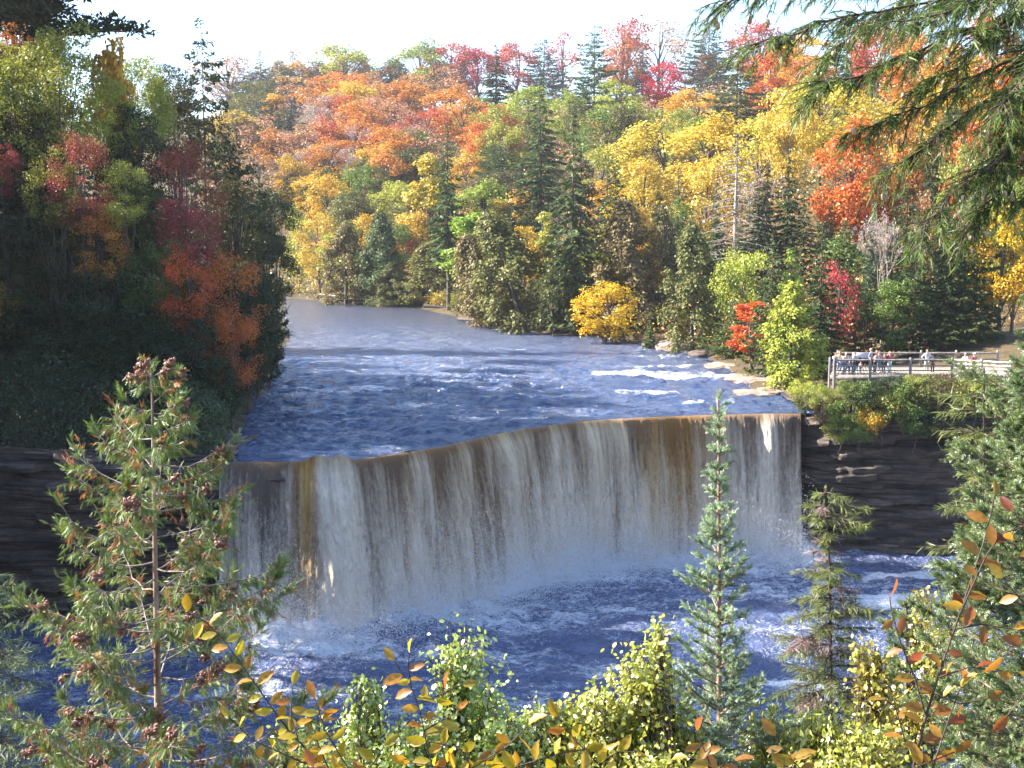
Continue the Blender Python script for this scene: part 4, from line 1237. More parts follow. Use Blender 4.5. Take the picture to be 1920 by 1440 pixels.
undergrowth("undergrowth", 50000, s_rim, 35, 3.0, 0.34, [MU[4], leaf_material("undergrowth_shade", *COLS['LD']), leaf_material("undergrowth_deep", *COLS['DG'])], lambda x, y: np.maximum(np.interp(y - edge_y(x), [0, 0.8, 6.0], [-0.6, 0.4, 5.0]) * np.clip((-18 - x) / 5, 0.1, 1), ground(x, y)))  # undergrowth_shade has the bank's shade painted into its leaf colour

# ---------------------------------------------------------------- wooden viewing platform
M_WOOD = bark_material("weathered_wood", (0.15, 0.13, 0.12), (0.32, 0.28, 0.25), 3.0)
M_WOOD_LIT = bark_material("sunlit_wood", (0.36, 0.32, 0.27), (0.60, 0.54, 0.47), 3.0)  # lighter copy of the platform wood: sunlight on the right rails painted in
M_DECK = bark_material("deck_boards", (0.26, 0.21, 0.16), (0.42, 0.35, 0.28), 3.0)
DZ = 3.15
def wp(px, y):
    return at(px, 700, y)[0]
plat = empty("viewing_platform", (wp(1560, 100), 100, DZ), "weathered wooden viewing platform with log rails above the cliff", "platform")
def part(mb, name, mat, smooth=False):
    o = mb.obj(name, mat, plat, smooth)
    o.matrix_parent_inverse = plat.matrix_basis.inverted()
    return o
def bar(mb, a, b, w, h):
    a, b = np.asarray(a, float), np.asarray(b, float)
    d = norm(b - a)
    s = norm(np.cross(d, np.array([0, 0, 1.0]) if abs(d[2]) < 0.9 else np.array([0, 1.0, 0])))
    u = np.cross(s, d)
    V = [p + s * i * w / 2 + u * j * h / 2 for p in (a, b) for i, j in ((-1, -1), (1, -1), (1, 1), (-1, 1))]
    mb.add(V, [(0, 1, 2, 3), (7, 6, 5, 4), (0, 4, 5, 1), (1, 5, 6, 2), (2, 6, 7, 3), (3, 7, 4, 0)])
XA, XB, XC = wp(1560, 99.6), wp(1783, 99.6), wp(1900, 97.3)
mb = MB()
for i in range(36):
    x0 = XA + (XB - XA) * i / 36
    x1 = x0 + (wp(1570, 104.9) - XA) * (1 - i / 36)
    bar(mb, (x0 + 0.12, 99.5, DZ - 0.03), (x1 + 0.12, 105.0, DZ - 0.03), 0.245, 0.06)
for i in range(22):
    t = i / 22
    x0 = XB + (XC + 2 - XB) * t
    bar(mb, (x0 + 0.15, 99.6 - 2.6 * t, DZ - 0.03), (x0 + 0.15, 105.0, DZ - 0.03), 0.30, 0.06)
part(mb, "deck", M_DECK)
mb = MB()
bar(mb, (XA - 0.1, 99.42, DZ - 0.25), (XB, 99.42, DZ - 0.25), 0.14, 0.36)
part(mb, "edge_beam", M_WOOD)
mb = MB()
bar(mb, (XB + 0.05, 99.42, DZ - 0.25), (XC + 2, 96.5, DZ - 0.25), 0.14, 0.36)
part(mb, "edge_beam", M_WOOD_LIT)
mb = MB()
bar(mb, (wp(1570, 104.9) - 0.1, 105.1, DZ - 0.25), (XC + 2, 105.1, DZ - 0.25), 0.14, 0.36)
part(mb, "edge_beam", M_WOOD)
mb = MB()
bar(mb, (XA - 0.1, 99.5, DZ - 0.25), (wp(1570, 104.9) - 0.1, 105.0, DZ - 0.25), 0.14, 0.36)
part(mb, "edge_beam", M_WOOD)
def post(x, y, mat, r=0.115, top=1.28):
    mb = MB()
    g = min(float(ground(x, y)), DZ - 1.0)
    P = np.array([(x, y, max(g - 0.3, DZ - 1.1)), (x, y, DZ), (x, y, DZ + top * 0.6), (x, y, DZ + top), (x, y, DZ + top + 0.05)])
    tube(mb, P, [r, r, r * 0.97, r * 0.92, 0.01], 9)
    part(mb, "post", mat, True)
def rail(a, b, mat, r=0.085):
    mb = MB()
    P = bez(np.asarray(a, float), np.asarray(b, float), -0.015, 7)
    P[:, 2] += np.random.RandomState(int(abs(a[0] * 37 + a[2] * 91)) % 9999).normal(0, 0.012, 7)
    tube(mb, P, np.interp(np.linspace(0, 1, 7), [0, 0.1, 0.9, 1], [r * 0.7, r, r, r * 0.7]), 8)
    part(mb, "rail", mat, True)
fx = [wp(p_, 99.5) for p_ in (1563, 1630, 1705, 1783)]
for x in fx:
    post(x, 99.3, M_WOOD)
post(fx[0] - 0.25, 99.75, M_WOOD)
for a, b in zip(fx[:-1], fx[1:]):
    for h, r in ((1.12, 0.085), (0.66, 0.05), (0.30, 0.05)):
        rail((a, 99.28, DZ + h), (b, 99.28, DZ + h), M_WOOD, r)
rx = [(fx[3], 99.28), (wp(1838, 98.2), 98.1), (wp(1893, 97), 96.9)]
for (x, y) in rx[1:]:
    post(x, y, M_WOOD_LIT)
for (a, b) in zip(rx[:-1], rx[1:]):
    for h in (1.14, 0.84, 0.54, 0.24):
        rail((a[0] + 0.12, a[1] - 0.12, DZ + h), (b[0], b[1] - 0.14, DZ + h), M_WOOD_LIT, 0.085)
XBK = wp(1570, 104.9)
bxs = [XBK, XBK + 3.2, wp(1726, 104.9), XB + 2.2, XB + 5.6]
for x in bxs:
    post(x, 104.9, M_WOOD, 0.11, 1.35)
for a, b in zip(bxs[:-1], bxs[1:]):
    for h in (1.15, 0.6):
        rail((a, 104.85, DZ + h), (b, 104.85, DZ + h), M_WOOD, 0.085)
for h in (1.12, 0.6):
    rail((XA - 0.05, 99.5, DZ + h), (XBK, 104.9, DZ + h), M_WOOD, 0.07)
# seat-height notice boards along the back rail, pale blue grey
mb = MB()
bar(mb, (wp(1598, 104.4), 104.55, DZ + 0.98), (wp(1628, 104.4), 104.55, DZ + 0.98), 0.05, 0.42)
part(mb, "back_panel", plain_material("grey_panel", (0.42, 0.45, 0.52), 0.6))

# ---------------------------------------------------------------- people on the platform
SKIN_M = plain_material("skin", (0.55, 0.33, 0.24), 0.55, 0.06)
_cl = {}
def cloth(c):
    if c not in _cl:
        _cl[c] = plain_material("cloth", c, 0.85, 0.12, 20)
    return _cl[c]
def skin_mesh(name, verts, edges, radii, mat, sub=1):
    me = bpy.data.meshes.new(name)
    me.from_pydata([tuple(v) for v in verts], edges, [])
    o = bpy.data.objects.new(name, me)
    col.objects.link(o)
    m = o.modifiers.new("skin", 'SKIN')
    m.use_smooth_shade = True
    s = o.modifiers.new("sub", 'SUBSURF')
    s.levels = s.render_levels = sub
    for d, r in zip(me.skin_vertices[0].data, radii):
        d.radius = (r, r) if np.isscalar(r) else r
    me.skin_vertices[0].data[0].use_root = True
    dg = bpy.context.evaluated_depsgraph_get()
    out = bpy.data.meshes.new_from_object(o.evaluated_get(dg))
    bpy.data.objects.remove(o)
    out.materials.clear()
    out.materials.append(mat)
    out.name = name
    return out
def person(px, y, h, label, shirt, trousers, hair, face, arms='down', lean=0.0, shorts=False, hat=None, long_hair=False, step=0.06):
    """face: heading in radians, 0 = towards the camera"""
    x = wp(px, y)
    root = empty("person", (x, y, DZ), label, "person", "visitors on the viewing platform", face)
    s = h / 1.75
    J = {}
    J['pelvis'] = (0, 0, 0.95); J['waist'] = (0, -0.01 - lean * 0.1, 1.10); J['chest'] = (0, -0.02 - lean * 0.3, 1.30); J['neck'] = (0, -0.02 - lean * 0.42, 1.47)
    J['chin'] = (0, -0.03 - lean * 0.5, 1.56); J['head'] = (0, -0.035 - lean * 0.55, 1.65); J['top'] = (0, -0.02 - lean * 0.55, 1.72)
    for sg, n_ in ((-1, 'l'), (1, 'r')):
        J['sh' + n_] = (sg * 0.185, -0.01 - lean * 0.38, 1.42)
        if arms == 'up':
            J['el' + n_] = (sg * 0.34, -0.16, 1.48); J['wr' + n_] = (sg * 0.13, -0.20, 1.64); f = (sg * -0.06, -0.02, 0.05)
        elif arms == 'rail':
            J['el' + n_] = (sg * 0.27, -0.12 - lean * 0.4, 1.16); J['wr' + n_] = (sg * 0.20, -0.36 - lean * 0.4, 1.13); f = (0, -0.06, -0.02)
        elif arms == 'hips':
            J['el' + n_] = (sg * 0.38, 0.06, 1.16); J['wr' + n_] = (sg * 0.19, -0.07, 1.00); f = (sg * -0.05, -0.03, -0.02)
        else:
            J['el' + n_] = (sg * 0.25, 0.02, 1.15); J['wr' + n_] = (sg * 0.27, -0.08, 0.92); f = (0, -0.02, -0.07)
        w = np.array(J['wr' + n_]); f = norm(np.array(f))
        J['pa' + n_] = tuple(w + f * 0.07)
        side = norm(np.cross(f, np.array([sg * 1.0, 0.2, 0.1])))
        for q in range(4):
            b = w + f * 0.09 + side * (q - 1.5) * 0.021
            J[f'fa{q}{n_}'] = tuple(b)
            J[f'fb{q}{n_}'] = tuple(b + f * (0.055 + 0.012 * (q in (1, 2))) + np.array([-sg * 0.012, 0, 0]))
        J['th' + n_] = tuple(w + f * 0.05 + side * -0.055)
        J['hi' + n_] = (sg * 0.09, 0, 0.90); J['kn' + n_] = (sg * 0.10, -0.02 - sg * step * 0.4, 0.50); J['an' + n_] = (sg * 0.10, 0.02 + sg * step, 0.08); J['to' + n_] = (sg * 0.12, -0.15 + sg * step, 0.04)
    rad = dict(pelvis=(0.135, 0.10), waist=(0.13, 0.095), chest=(0.155, 0.11), neck=0.055, chin=0.065, head=(0.078, 0.095), top=0.055)
    def R_(n):
        if n in rad: return rad[n]
        p = n[:2]
        return {'sh': 0.062, 'el': 0.042, 'wr': 0.030, 'pa': 0.034, 'fa': 0.0105, 'fb': 0.0085, 'th': 0.011, 'hi': 0.088, 'kn': 0.058, 'an': 0.042, 'to': 0.038}[p]
    E = [('pelvis', 'waist'), ('waist', 'chest'), ('chest', 'neck'), ('neck', 'chin'), ('chin', 'head'), ('head', 'top')]
    for n_ in 'lr':
        E += [('chest', 'sh' + n_), ('sh' + n_, 'el' + n_), ('el' + n_, 'wr' + n_), ('wr' + n_, 'pa' + n_), ('wr' + n_, 'th' + n_), ('pelvis', 'hi' + n_), ('hi' + n_, 'kn' + n_), ('kn' + n_, 'an' + n_), ('an' + n_, 'to' + n_)]
        for q in range(4):
            E += [('pa' + n_, f'fa{q}{n_}'), (f'fa{q}{n_}', f'fb{q}{n_}')]
    def build(name, names, grow, mat):
        idx = {n: i for i, n in enumerate(names)}
        ed = [(idx[a], idx[b]) for a, b in E if a in idx and b in idx]
        V = [np.array(J[n]) * s for n in names]
        rr = [tuple((np.array(R_(n)) + grow) * s) if not np.isscalar(R_(n)) else (R_(n) + grow) * s for n in names]
        return link(name, skin_mesh(name, V, ed, rr, mat), root)
    build("body", list(J), 0.0, SKIN_M)
    J2 = dict(J)
    build("shirt", ['pelvis', 'waist', 'chest', 'shl', 'shr', 'ell', 'elr'], 0.016, cloth(shirt))
    if shorts:
        for n_ in 'lr':
            a, b = np.array(J['hi' + n_]), np.array(J['kn' + n_])
            J['kn' + n_] = tuple(a + (b - a) * 0.85)
        build("shorts", ['pelvis', 'hil', 'hir', 'knl', 'knr'], 0.022, cloth(trousers))
    else:
        build("trousers", ['pelvis', 'hil', 'hir', 'knl', 'knr', 'anl', 'anr'], 0.018, cloth(trousers))
    mb = MB()
    for n_ in 'lr':
        t = np.array(J2['to' + n_]) * s
        tube(mb, np.array([t + (0, 0.2, 0.0), t + (0, 0.16, 0.012), t + (0, 0.05, 0.008), t + (0, -0.06, -0.006), t + (0, -0.10, -0.01)]), [0.01, 0.055, 0.055, 0.048, 0.01], 8)
    mb.obj("shoes", cloth((0.5, 0.48, 0.46)), root, True)
    # hair: a cap over crown, back and sides; the face stays open
    mb = MB()
    c = np.array(J2['head']) * s
    th, ph = np.meshgrid(np.linspace(0, math.pi * (0.62 if not long_hair else 0.80), 9), np.linspace(0, 2 * math.pi, 17), indexing='ij')
    rr = 0.118 * s
    lim = np.where(np.sin(ph) < -0.35, np.minimum(th, 0.9), th)
    V = np.stack([np.sin(lim) * np.cos(ph) * rr * 0.86, np.sin(lim) * np.sin(ph) * rr + 0.012, np.cos(lim) * rr * 1.1 + 0.01 - (0.10 * s * np.clip(lim - 1.6, 0, 1) if long_hair else 0)], -1) + c
    m_, n2 = th.shape
    i = np.arange(m_ - 1)[:, None] * n2; j = np.arange(n2 - 1)[None]
    Fq = np.stack([i + j, i + n2 + j, i + n2 + j + 1, i + j + 1], -1).reshape(-1, 4)
    mb.add(V, Fq)
    mb.obj("hair", cloth(hair), root, True)
    mb = MB()
    for sg in (-1, 1):
        e = c + np.array([sg * 0.034, -0.092, 0.012]) * s
        tube(mb, np.array([e + (-0.012 * s, 0, 0), e, e + (0.012 * s, 0, 0)]), [0.003, 0.008 * s, 0.003], 6)
    mb.obj("eyes", cloth((0.04, 0.03, 0.03)), root, True)
    mb = MB()
    nz = c + np.array([0, -0.105, -0.015]) * s
    tube(mb, np.array([nz + np.array([0, 0.02, 0.045]) * s, nz, nz + np.array([0, 0.018, -0.012]) * s]), [0.008 * s, 0.016 * s, 0.008 * s], 6)
    mb.obj("nose", SKIN_M, root, True)
    if hat:
        mb = MB()
        tube(mb, np.array([c + np.array([0, 0.0, 0.045]) * s, c + np.array([0, 0, 0.055]) * s, c + np.array([0, 0, 0.062]) * s, c + np.array([0, 0, 0.14]) * s, c + np.array([0, 0, 0.155]) * s]), [0.12 * s, 0.17 * s, 0.125 * s, 0.105 * s, 0.02], 12)
        mb.obj("hat", cloth(hat), root, True)
    return root
WHT, BLU, NAVY, DRK = (0.70, 0.70, 0.74), (0.30, 0.36, 0.50), (0.07, 0.09, 0.16), (0.04, 0.04, 0.045)
person(1564.5, 99.9, 1.62, "person in a white top leaning at the left end post", WHT, NAVY, (0.30, 0.11, 0.05), 0.2, 'rail', 0.2)
person(1573, 100.3, 1.70, "person in a pale yellow shirt behind the left end of the rail", (0.62, 0.50, 0.20), BLU, (0.45, 0.28, 0.13), -0.2, 'rail', 0.1)
person(1584, 99.9, 1.62, "white haired person in a pale shirt leaning on the rail", (0.60, 0.64, 0.74), (0.16, 0.19, 0.34), (0.72, 0.70, 0.68), 0.1, 'rail', 0.3)
person(1592, 100.0, 0.92, "small fair haired child looking through the rails", BLU, NAVY, (0.66, 0.52, 0.36), 0.0, 'down')
person(1600, 100.0, 1.66, "person in a light blue shirt beside the small child", (0.50, 0.58, 0.72), NAVY, (0.20, 0.10, 0.06), 0.6, 'rail', 0.2)
person(1613, 100.2, 0.85, "crouching sized toddler in white next to the second post", WHT, NAVY, (0.5, 0.4, 0.3), -0.4, 'down')
person(1631.5, 100.2, 1.92, "tallest person, bald, in a grey blue shirt by the second post", (0.20, 0.22, 0.33), DRK, (0.50, 0.34, 0.27), 0.9, 'down')
person(1640, 99.9, 1.66, "person in a white shirt and black trousers bending at the rail", (0.64, 0.62, 0.62), DRK, (0.16, 0.05, 0.03), 0.5, 'rail', 0.35, long_hair=True)
person(1647, 100.6, 1.70, "person in a pink top with dark red hair behind the bending one", (0.55, 0.25, 0.27), (0.3, 0.3, 0.34), (0.17, 0.04, 0.03), 0.3, 'down', long_hair=True)
person(1656, 100.1, 1.60, "person all in dark clothes left of the one in red", DRK, (0.10, 0.10, 0.13), (0.05, 0.04, 0.03), 0.2, 'rail', 0.25)
person(1667, 100.0, 1.70, "person in a red top and white trousers with both hands raised to the face", (0.42, 0.03, 0.06), (0.72, 0.70, 0.68), (0.35, 0.20, 0.10), 0.3, 'up')
person(1737, 100.0, 1.86, "large person in a white shirt and beige shorts standing alone at mid rail", (0.72, 0.68, 0.66), (0.55, 0.50, 0.44), (0.28, 0.14, 0.07), 0.0, 'hips', shorts=True)
person(1748, 100.0, 1.40, "blond child in dark clothes beside the large person in white", (0.07, 0.06, 0.06), DRK, (0.62, 0.40, 0.18), -0.3, 'down')
person(1810, 99.3, 1.64, "fair haired person in a grey white top behind the white rails", (0.58, 0.60, 0.60), (0.3, 0.3, 0.33), (0.60, 0.55, 0.45), -0.9, 'rail', 0.15)
person(1825, 99.0, 1.68, "person in a red jacket and white hat behind the white rails", (0.45, 0.03, 0.10), DRK, (0.40, 0.33, 0.28), 0.6, 'hips', hat=(0.7, 0.68, 0.66))

# ---------------------------------------------------------------- rocks, logs and growth on the right bank
k = NT("tan_rock")
p = k.pos()
f1 = k.noise(k.mapping(p, (1, 1, 3)), 0.9, 7, 0.65)
f2 = k.noise(p, 5.0, 5, 0.7)
k.l(k.mix(k.ramp(f2, (0.4, 0.0), (0.7, 0.6)), k.ramp(f1, (0.35, (0.14, 0.09, 0.06)), (0.5, (0.36, 0.26, 0.19)), (0.65, (0.46, 0.35, 0.27))), (0.16, 0.12, 0.09)), k.b.inputs["Base Color"])
k.b.inputs["Roughness"].default_value = 0.8
k.l(k.bump(k.math('ADD', f1, f2), 0.7, 0.2), k.b.inputs["Normal"])
M_TAN = k.m
def rock(px, py, rx, ry, h, label, seed, mat=M_TAN, z=0.05, name="rock", group="rocks of the right bank"):
    q = on_z(px, py, z)
    th, ph = np.meshgrid(np.linspace(0, math.pi, 22), np.linspace(0, 2 * math.pi, 45), indexing='ij')
    x, y, zz = np.sin(th) * np.cos(ph), np.sin(th) * np.sin(ph), np.cos(th)
    r = 1 + 0.7 * (fbm(x * 1.6 + seed, y * 1.6 + zz, seed, 4) - 0.5) + 0.25 * (fbm(x * 5 + seed, y * 5 + zz * 3, seed + 3, 3) - 0.5)
    sq = lambda v: np.sign(v) * np.abs(v) ** 0.6
    P = np.stack([x * r * rx, y * r * ry, np.round(sq(zz) * 5) / 5 * 0.45 * h * r + sq(zz) * 0.55 * h * r], -1)
    o = grid_mesh(name, P, mat)
    o.location = q
    return tag(o, label, "rock", group)
rock(1390, 712, 1.9, 4.0, 0.40, "flat tan rock reaching into the rapids below the red maple", 3)
rock(1440, 716, 2.2, 3.6, 0.5, "flat pale rock ledge at the foot of the pale green willow", 4)
rock(1470, 735, 2.4, 2.6, 0.45, "flat pale rock nearest the lip of the falls", 5)
rock(1420, 738, 2.0, 2.0, 0.30, "low wet rock between the two pale ledges and the lip", 6)
rock(1352, 688, 1.9, 3.0, 0.35, "brown low rock slab under the olive cedar", 7)
rock(1222, 651, 1.3, 1.4, 0.7, "dark boulder under the little green fir", 8, M_ROCK)
rock(1262, 655, 2.0, 2.5, 1.0, "pale stony bank right of the dark boulder", 9)
rock(1320, 668, 1.8, 2.0, 0.7, "dark stone below the tall olive shore cedar", 10, M_ROCK)
rock(985, 618, 1.0, 1.2, 0.5, "pale stone at the foot of the leaning cedars", 11)
rock(775, 573, 2.0, 1.5, 1.0, "dark stone at the far shore beside the grey driftwood", 12, M_ROCK)
rock(1555, 738, 0.9, 0.6, 0.45, "small pale stone in the cliff top grass", 13, M_TAN, 0.8)
def log(pa, pb, z0, z1, r, label, mat=M_BARK):
    a, b = on_z(*pa, z0), on_z(*pb, z1)
    mb = MB()
    P = bez(a, b, 0.15, 9)
    tube(mb, P, np.linspace(r, r * 0.45, 9), 8)
    for t in (3, 5, 6):
        tube(mb, np.array([P[t], P[t] + (0.3, -0.2, 0.8), P[t] + (0.5, -0.3, 1.5)]), [r * 0.35, r * 0.2, 0.02], 5)
    return tag(mb.obj("fallen_log", mat, None, True), label, "log", "logs on the far shore")
log((860, 598), (1010, 612), 0.4, 0.6, 0.30, "long dark log lying along the far shore under the lime bush")
log((795, 574), (850, 580), 0.8, 0.3, 0.35, "short dark log slanting into the water left of the white trunk")
log((745, 572), (752, 548), 0.2, 1.2, 0.35, "pale grey driftwood stump standing at the far shore", M_BARK_PALE)
log((600, 552), (700, 566), 1.2, 0.4, 0.22, "thin pale log below the broad brown green cedar", M_BARK_PALE)
# bushes: on the cliff top and hanging over the edge
def bush(px, ytop, ybot, d, wpx, cname, label, group="bushes on the right cliff top"):
    if d > 100 and d < 104.5:
        d = float(edge_y(at(px, ybot, d)[0])) - 0.75
    b = at(px, ybot + 8, d)
    t = at(px, ytop, d)
    o = plant('UM', b, max(0.4, t[2] - b[2]), wpx * 1.25 * d / F, cname, label, "shrub", group)
    return o
for a in [
    (1512, 735, 772, 103.2, 40, 'OL', "small olive shrub at the right corner of the lip"),
    (1535, 720, 760, 103.0, 46, 'LG', "pale green shrub close to the lip's right corner"),
    (1545, 752, 790, 102.4, 50, 'OB', "brownish tuft hanging at the cliff edge beside the falls"),
    (1585, 745, 800, 102.2, 62, 'G', "green bush at the cliff edge left of the overhanging clump"),
    (1575, 785, 826, 101.8, 52, 'LG', "lowest pale bush hanging over the cliff below the left post"),
    (1612, 778, 826, 101.6, 56, 'G', "green bush hanging lowest over the dark cliff"),
    (1636, 765, 808, 101.6, 46, 'GY', "golden leaved bush hanging over the cliff edge"),
    (1655, 735, 800, 101.8, 62, 'LG', "pale green bush under the middle of the platform"),
    (1625, 715, 760, 102.0, 60, 'DG', "dark bush below the second platform post"),
    (1600, 712, 745, 102.4, 56, 'G', "green shrub right below the platform's left bay"),
    (1690, 712, 780, 101.6, 70, 'G', "green bush below the third platform post"),
    (1715, 745, 815, 101.2, 56, 'G', "green bush hanging at the edge right of the golden one"),
    (1735, 705, 760, 101.4, 70, 'OL', "olive bush below the lone person in white"),
    (1775, 702, 770, 101.0, 80, 'OB', "brown green brush below the fourth post"),
    (1825, 705, 775, 100.6, 90, 'LG', "pale brush below the white rails"),
    (1870, 710, 790, 100.2, 90, 'G', "green brush at the cliff edge behind the near spruce"),
    (1765, 760, 820, 100.8, 70, 'DG', "dark brush over the cliff edge left of the near spruce"),
    (1720, 700, 735, 102.6, 50, 'LG', "low pale shrub touching the platform edge"),
    (1670, 704, 735, 102.6, 46, 'DG', "dark low shrub in the shadow below the deck"),
    (1395, 722, 740, 118, 34, 'OL', "low olive tuft on the tan rock ledge"),
    (1440, 728, 748, 112, 40, 'OB', "low brownish tuft on the pale rock ledge"),
    (1505, 712, 745, 106, 44, 'YG', "yellow green shrub right of the willow's foot"),
]:
    bush(*a)
for i, (px, py, d, w, cn, lab) in enumerate([
    (700, 560, 0, 50, 'RO', "rusty red shrub at the far shoreline left of the driftwood"), (735, 570, 0, 40, 'O', "orange shrub right beside the grey driftwood"),
    (825, 578, 0, 60, 'GY', "ochre tuft at the far waterline right of the driftwood"), (590, 548, 0, 70, 'OB', "brown shrub line at the far bend"),
    (1095, 622, 0, 80, 'OL', "low olive shrub at the shore left of the bright yellow bush"), (1180, 640, 0, 70, 'OB', "low brownish shrub right of the bright yellow bush"),
    (1060, 612, 0, 70, 'MG', "low green shrub right of the leaning cedars' feet"), (955, 598, 0, 70, 'OL', "low grey olive shrub left of the leaning cedars' feet"),
    (670, 560, 0, 60, 'OL', "low olive shrub between the far bend and the brown cedar"), (1265, 640, 0, 50, 'R', "small red shrub beside the tall olive shore cedar"),
    (1350, 655, 0, 60, 'OL', "low shrub on the bank left of the red maple"), (860, 583, 0, 60, 'LG', "low lime shrub at the foot of the white trunk")]):
    q = on_z(px, py, 0.3)
    plant('U', (q[0], q[1] + 1.0, float(ground(q[0], q[1] + 1.0)) - 0.2), w * 0.55 * q[1] / F, w * q[1] / F, cn, lab, "shrub", "shrubs along the far waterline")
def blades(name, pts, seed, hgt, mats):
    rs = np.random.RandomState(seed)
    n = len(pts)
    a = rs.uniform(0, 6.28, n)
    X = np.column_stack([np.cos(a), np.sin(a), np.zeros(n)])
    Zd = norm(np.column_stack([rs.normal(0, 0.35, n), rs.normal(0, 0.35, n), np.ones(n)]))
    Y = np.cross(Zd, X)
    V = np.array([(-0.05, 0, 0), (0.05, 0, 0), (0.03, 0.04, 0.6), (0.0, 0.16, 1.0)])
    mb = MB()
    stamp(mb, V, [(0, 1, 2, 3)], pts, X, Y, Zd, hgt * rs.uniform(0.5, 1.4, n), np.column_stack([rs.uniform(0, 1, n), np.clip(rs.normal(0.5, .2, n), 0, 1)]))
    return tag(mb.obj(name, mats), kind="stuff")
rs = np.random.RandomState(8)
gx_ = rs.uniform(23.5, 42, 26000); gy_ = edge_y(gx_) + rs.uniform(0.3, 7, 26000)
gz_ = np.maximum(ground(gx_, gy_), np.interp(gx_, [23, 26, 30, 60], [0.2, 0.9, 1.3, 2.0]))
blades("cliff_top_grass", np.column_stack([gx_, gy_, gz_ - 0.05]), 9, 0.55, leaf_material("dry_grass", (0.24, 0.26, 0.08), (0.36, 0.31, 0.13)))
# ---------------------------------------------------------------- plants close to the camera
def pts(L, d):
    return np.array([at(x, y, d[i] if hasattr(d, '__len__') else d) for i, (x, y) in enumerate(L)])
def along(P, t):
    s = np.concatenate([[0], np.cumsum(np.linalg.norm(np.diff(P, axis=0), axis=1))])
    s /= s[-1]
    return np.column_stack([np.interp(t, s, P[:, i]) for i in range(3)])
def pinnate(n, ang, plen, w, droop=0.1, needle=False):
    """flat spray of length 1 along +X: a stalk and n pairs of side pieces"""
    V, Fc, T = [], [], []
    def quad(a, b, w, t=0.0):
        a, b = np.array(a, float), np.array(b, float)
        d = b - a
        s = np.array([-d[1], d[0], 0]); s = s / (np.linalg.norm(s) + 1e-9) * w / 2
        i = len(V)
        m = a + d * 0.45
        V.extend([a, m - s, b, m + s]); Fc.append((i, i + 1, i + 2, i + 3)); T.append((t, 0))
    quad((0, 0, 0), (1, 0, -droop), 0.05, 0)
    for k in range(n):
        t = 0.06 + 0.94 * k / n
        l = plen * (1 - t * 0.75) * (1 if not needle else 0.75 + 0.25 * math.sin(k * 2.1))
        for sg in (-1, 1):
            a = (t, 0, -droop * t * t)
            b = (t + l * math.cos(ang), sg * l * math.sin(ang), -droop * t * t - l * (0.25 + 0.15 * math.sin(k * 3 + sg)))
            quad(a, b, w * (0.8 + 0.4 * ((k * 7 + sg) % 3) / 2), 0.15 * t)
    return np.array(V), Fc, T
CED = pinnate(9, 0.55, 0.34, 0.040, 0.30)
HEM = pinnate(22, 1.1, 0.13, 0.034, 0.10, True)
def shoot(n, l, w, seed, ang=0.9):
    rs = np.random.RandomState(seed)
    V, Fc, T = [], [], []
    for k in range(n):
        t = k / n
        a = k * 2.4
        r = np.array([0, math.cos(a), math.sin(a)])
        b = np.array([t, 0, 0])
        d = np.array([math.cos(ang), 0, 0]) + r * math.sin(ang)
        e = b + d * l * (1 - 0.35 * t) * rs.uniform(0.8, 1.15)
        s = np.cross(d, [0.3, 0.2, 0.9]); s = s / np.linalg.norm(s) * w / 2
        i = len(V)
        V.extend([b - s, b + s, e + s * 0.5, e - s * 0.5]); Fc.append((i, i + 1, i + 2, i + 3)); T.append((0.1 * t, 0))
    return np.array(V), Fc, T
FIR = shoot(30, 0.34, 0.075, 4)
def put(mb, tpl, P, D, rs, scale, tone, mi=0, up=(0, 0, 1), upj=0.5):
    n = len(P)
    X = norm(D)
    U = norm(np.asarray(up, float) + rs.normal(0, upj, (n, 3)))
    Y = norm(np.cross(U, X)); Z = np.cross(X, Y)
    stamp(mb, tpl[0], tpl[1], P, X, Y, Z, scale, tone, mi, tpl[2])

M_CED = leaf_material("cedar_sprays", (0.085, 0.15, 0.028), (0.25, 0.32, 0.065), 0.3, 0.05)
M_RUST = leaf_material("rusty_sprays", (0.36, 0.12, 0.03), (0.48, 0.20, 0.05), 0.3, 0.03)
M_CEDBARK = bark_material("cedar_bark", (0.16, 0.085, 0.055), (0.42, 0.30, 0.23), 14)
M_TWIG = bark_material("pale_twig", (0.14, 0.10, 0.085), (0.38, 0.32, 0.28), 14)
M_TWIGD = bark_material("dark_twig", (0.045, 0.03, 0.025), (0.12, 0.09, 0.075), 14)
M_CONE = leaf_material("brown_cones", (0.16, 0.065, 0.04), (0.30, 0.15, 0.10), 0.05, 0.04)
def egg(n=5, m=6):
    th, ph = np.meshgrid(np.linspace(0, math.pi, n), np.linspace(0, 2 * math.pi, m + 1)[:-1], indexing='ij')
    V = np.stack([np.cos(th) * 0.5, np.sin(th) * np.cos(ph) * 0.27, np.sin(th) * np.sin(ph) * 0.27], -1).reshape(-1, 3)
    Fc = [(a * m + b, a * m + (b + 1) % m, (a + 1) * m + (b + 1) % m, (a + 1) * m + b) for a in range(n - 1) for b in range(m)]
    return V, Fc
EGGV, EGGF = egg()

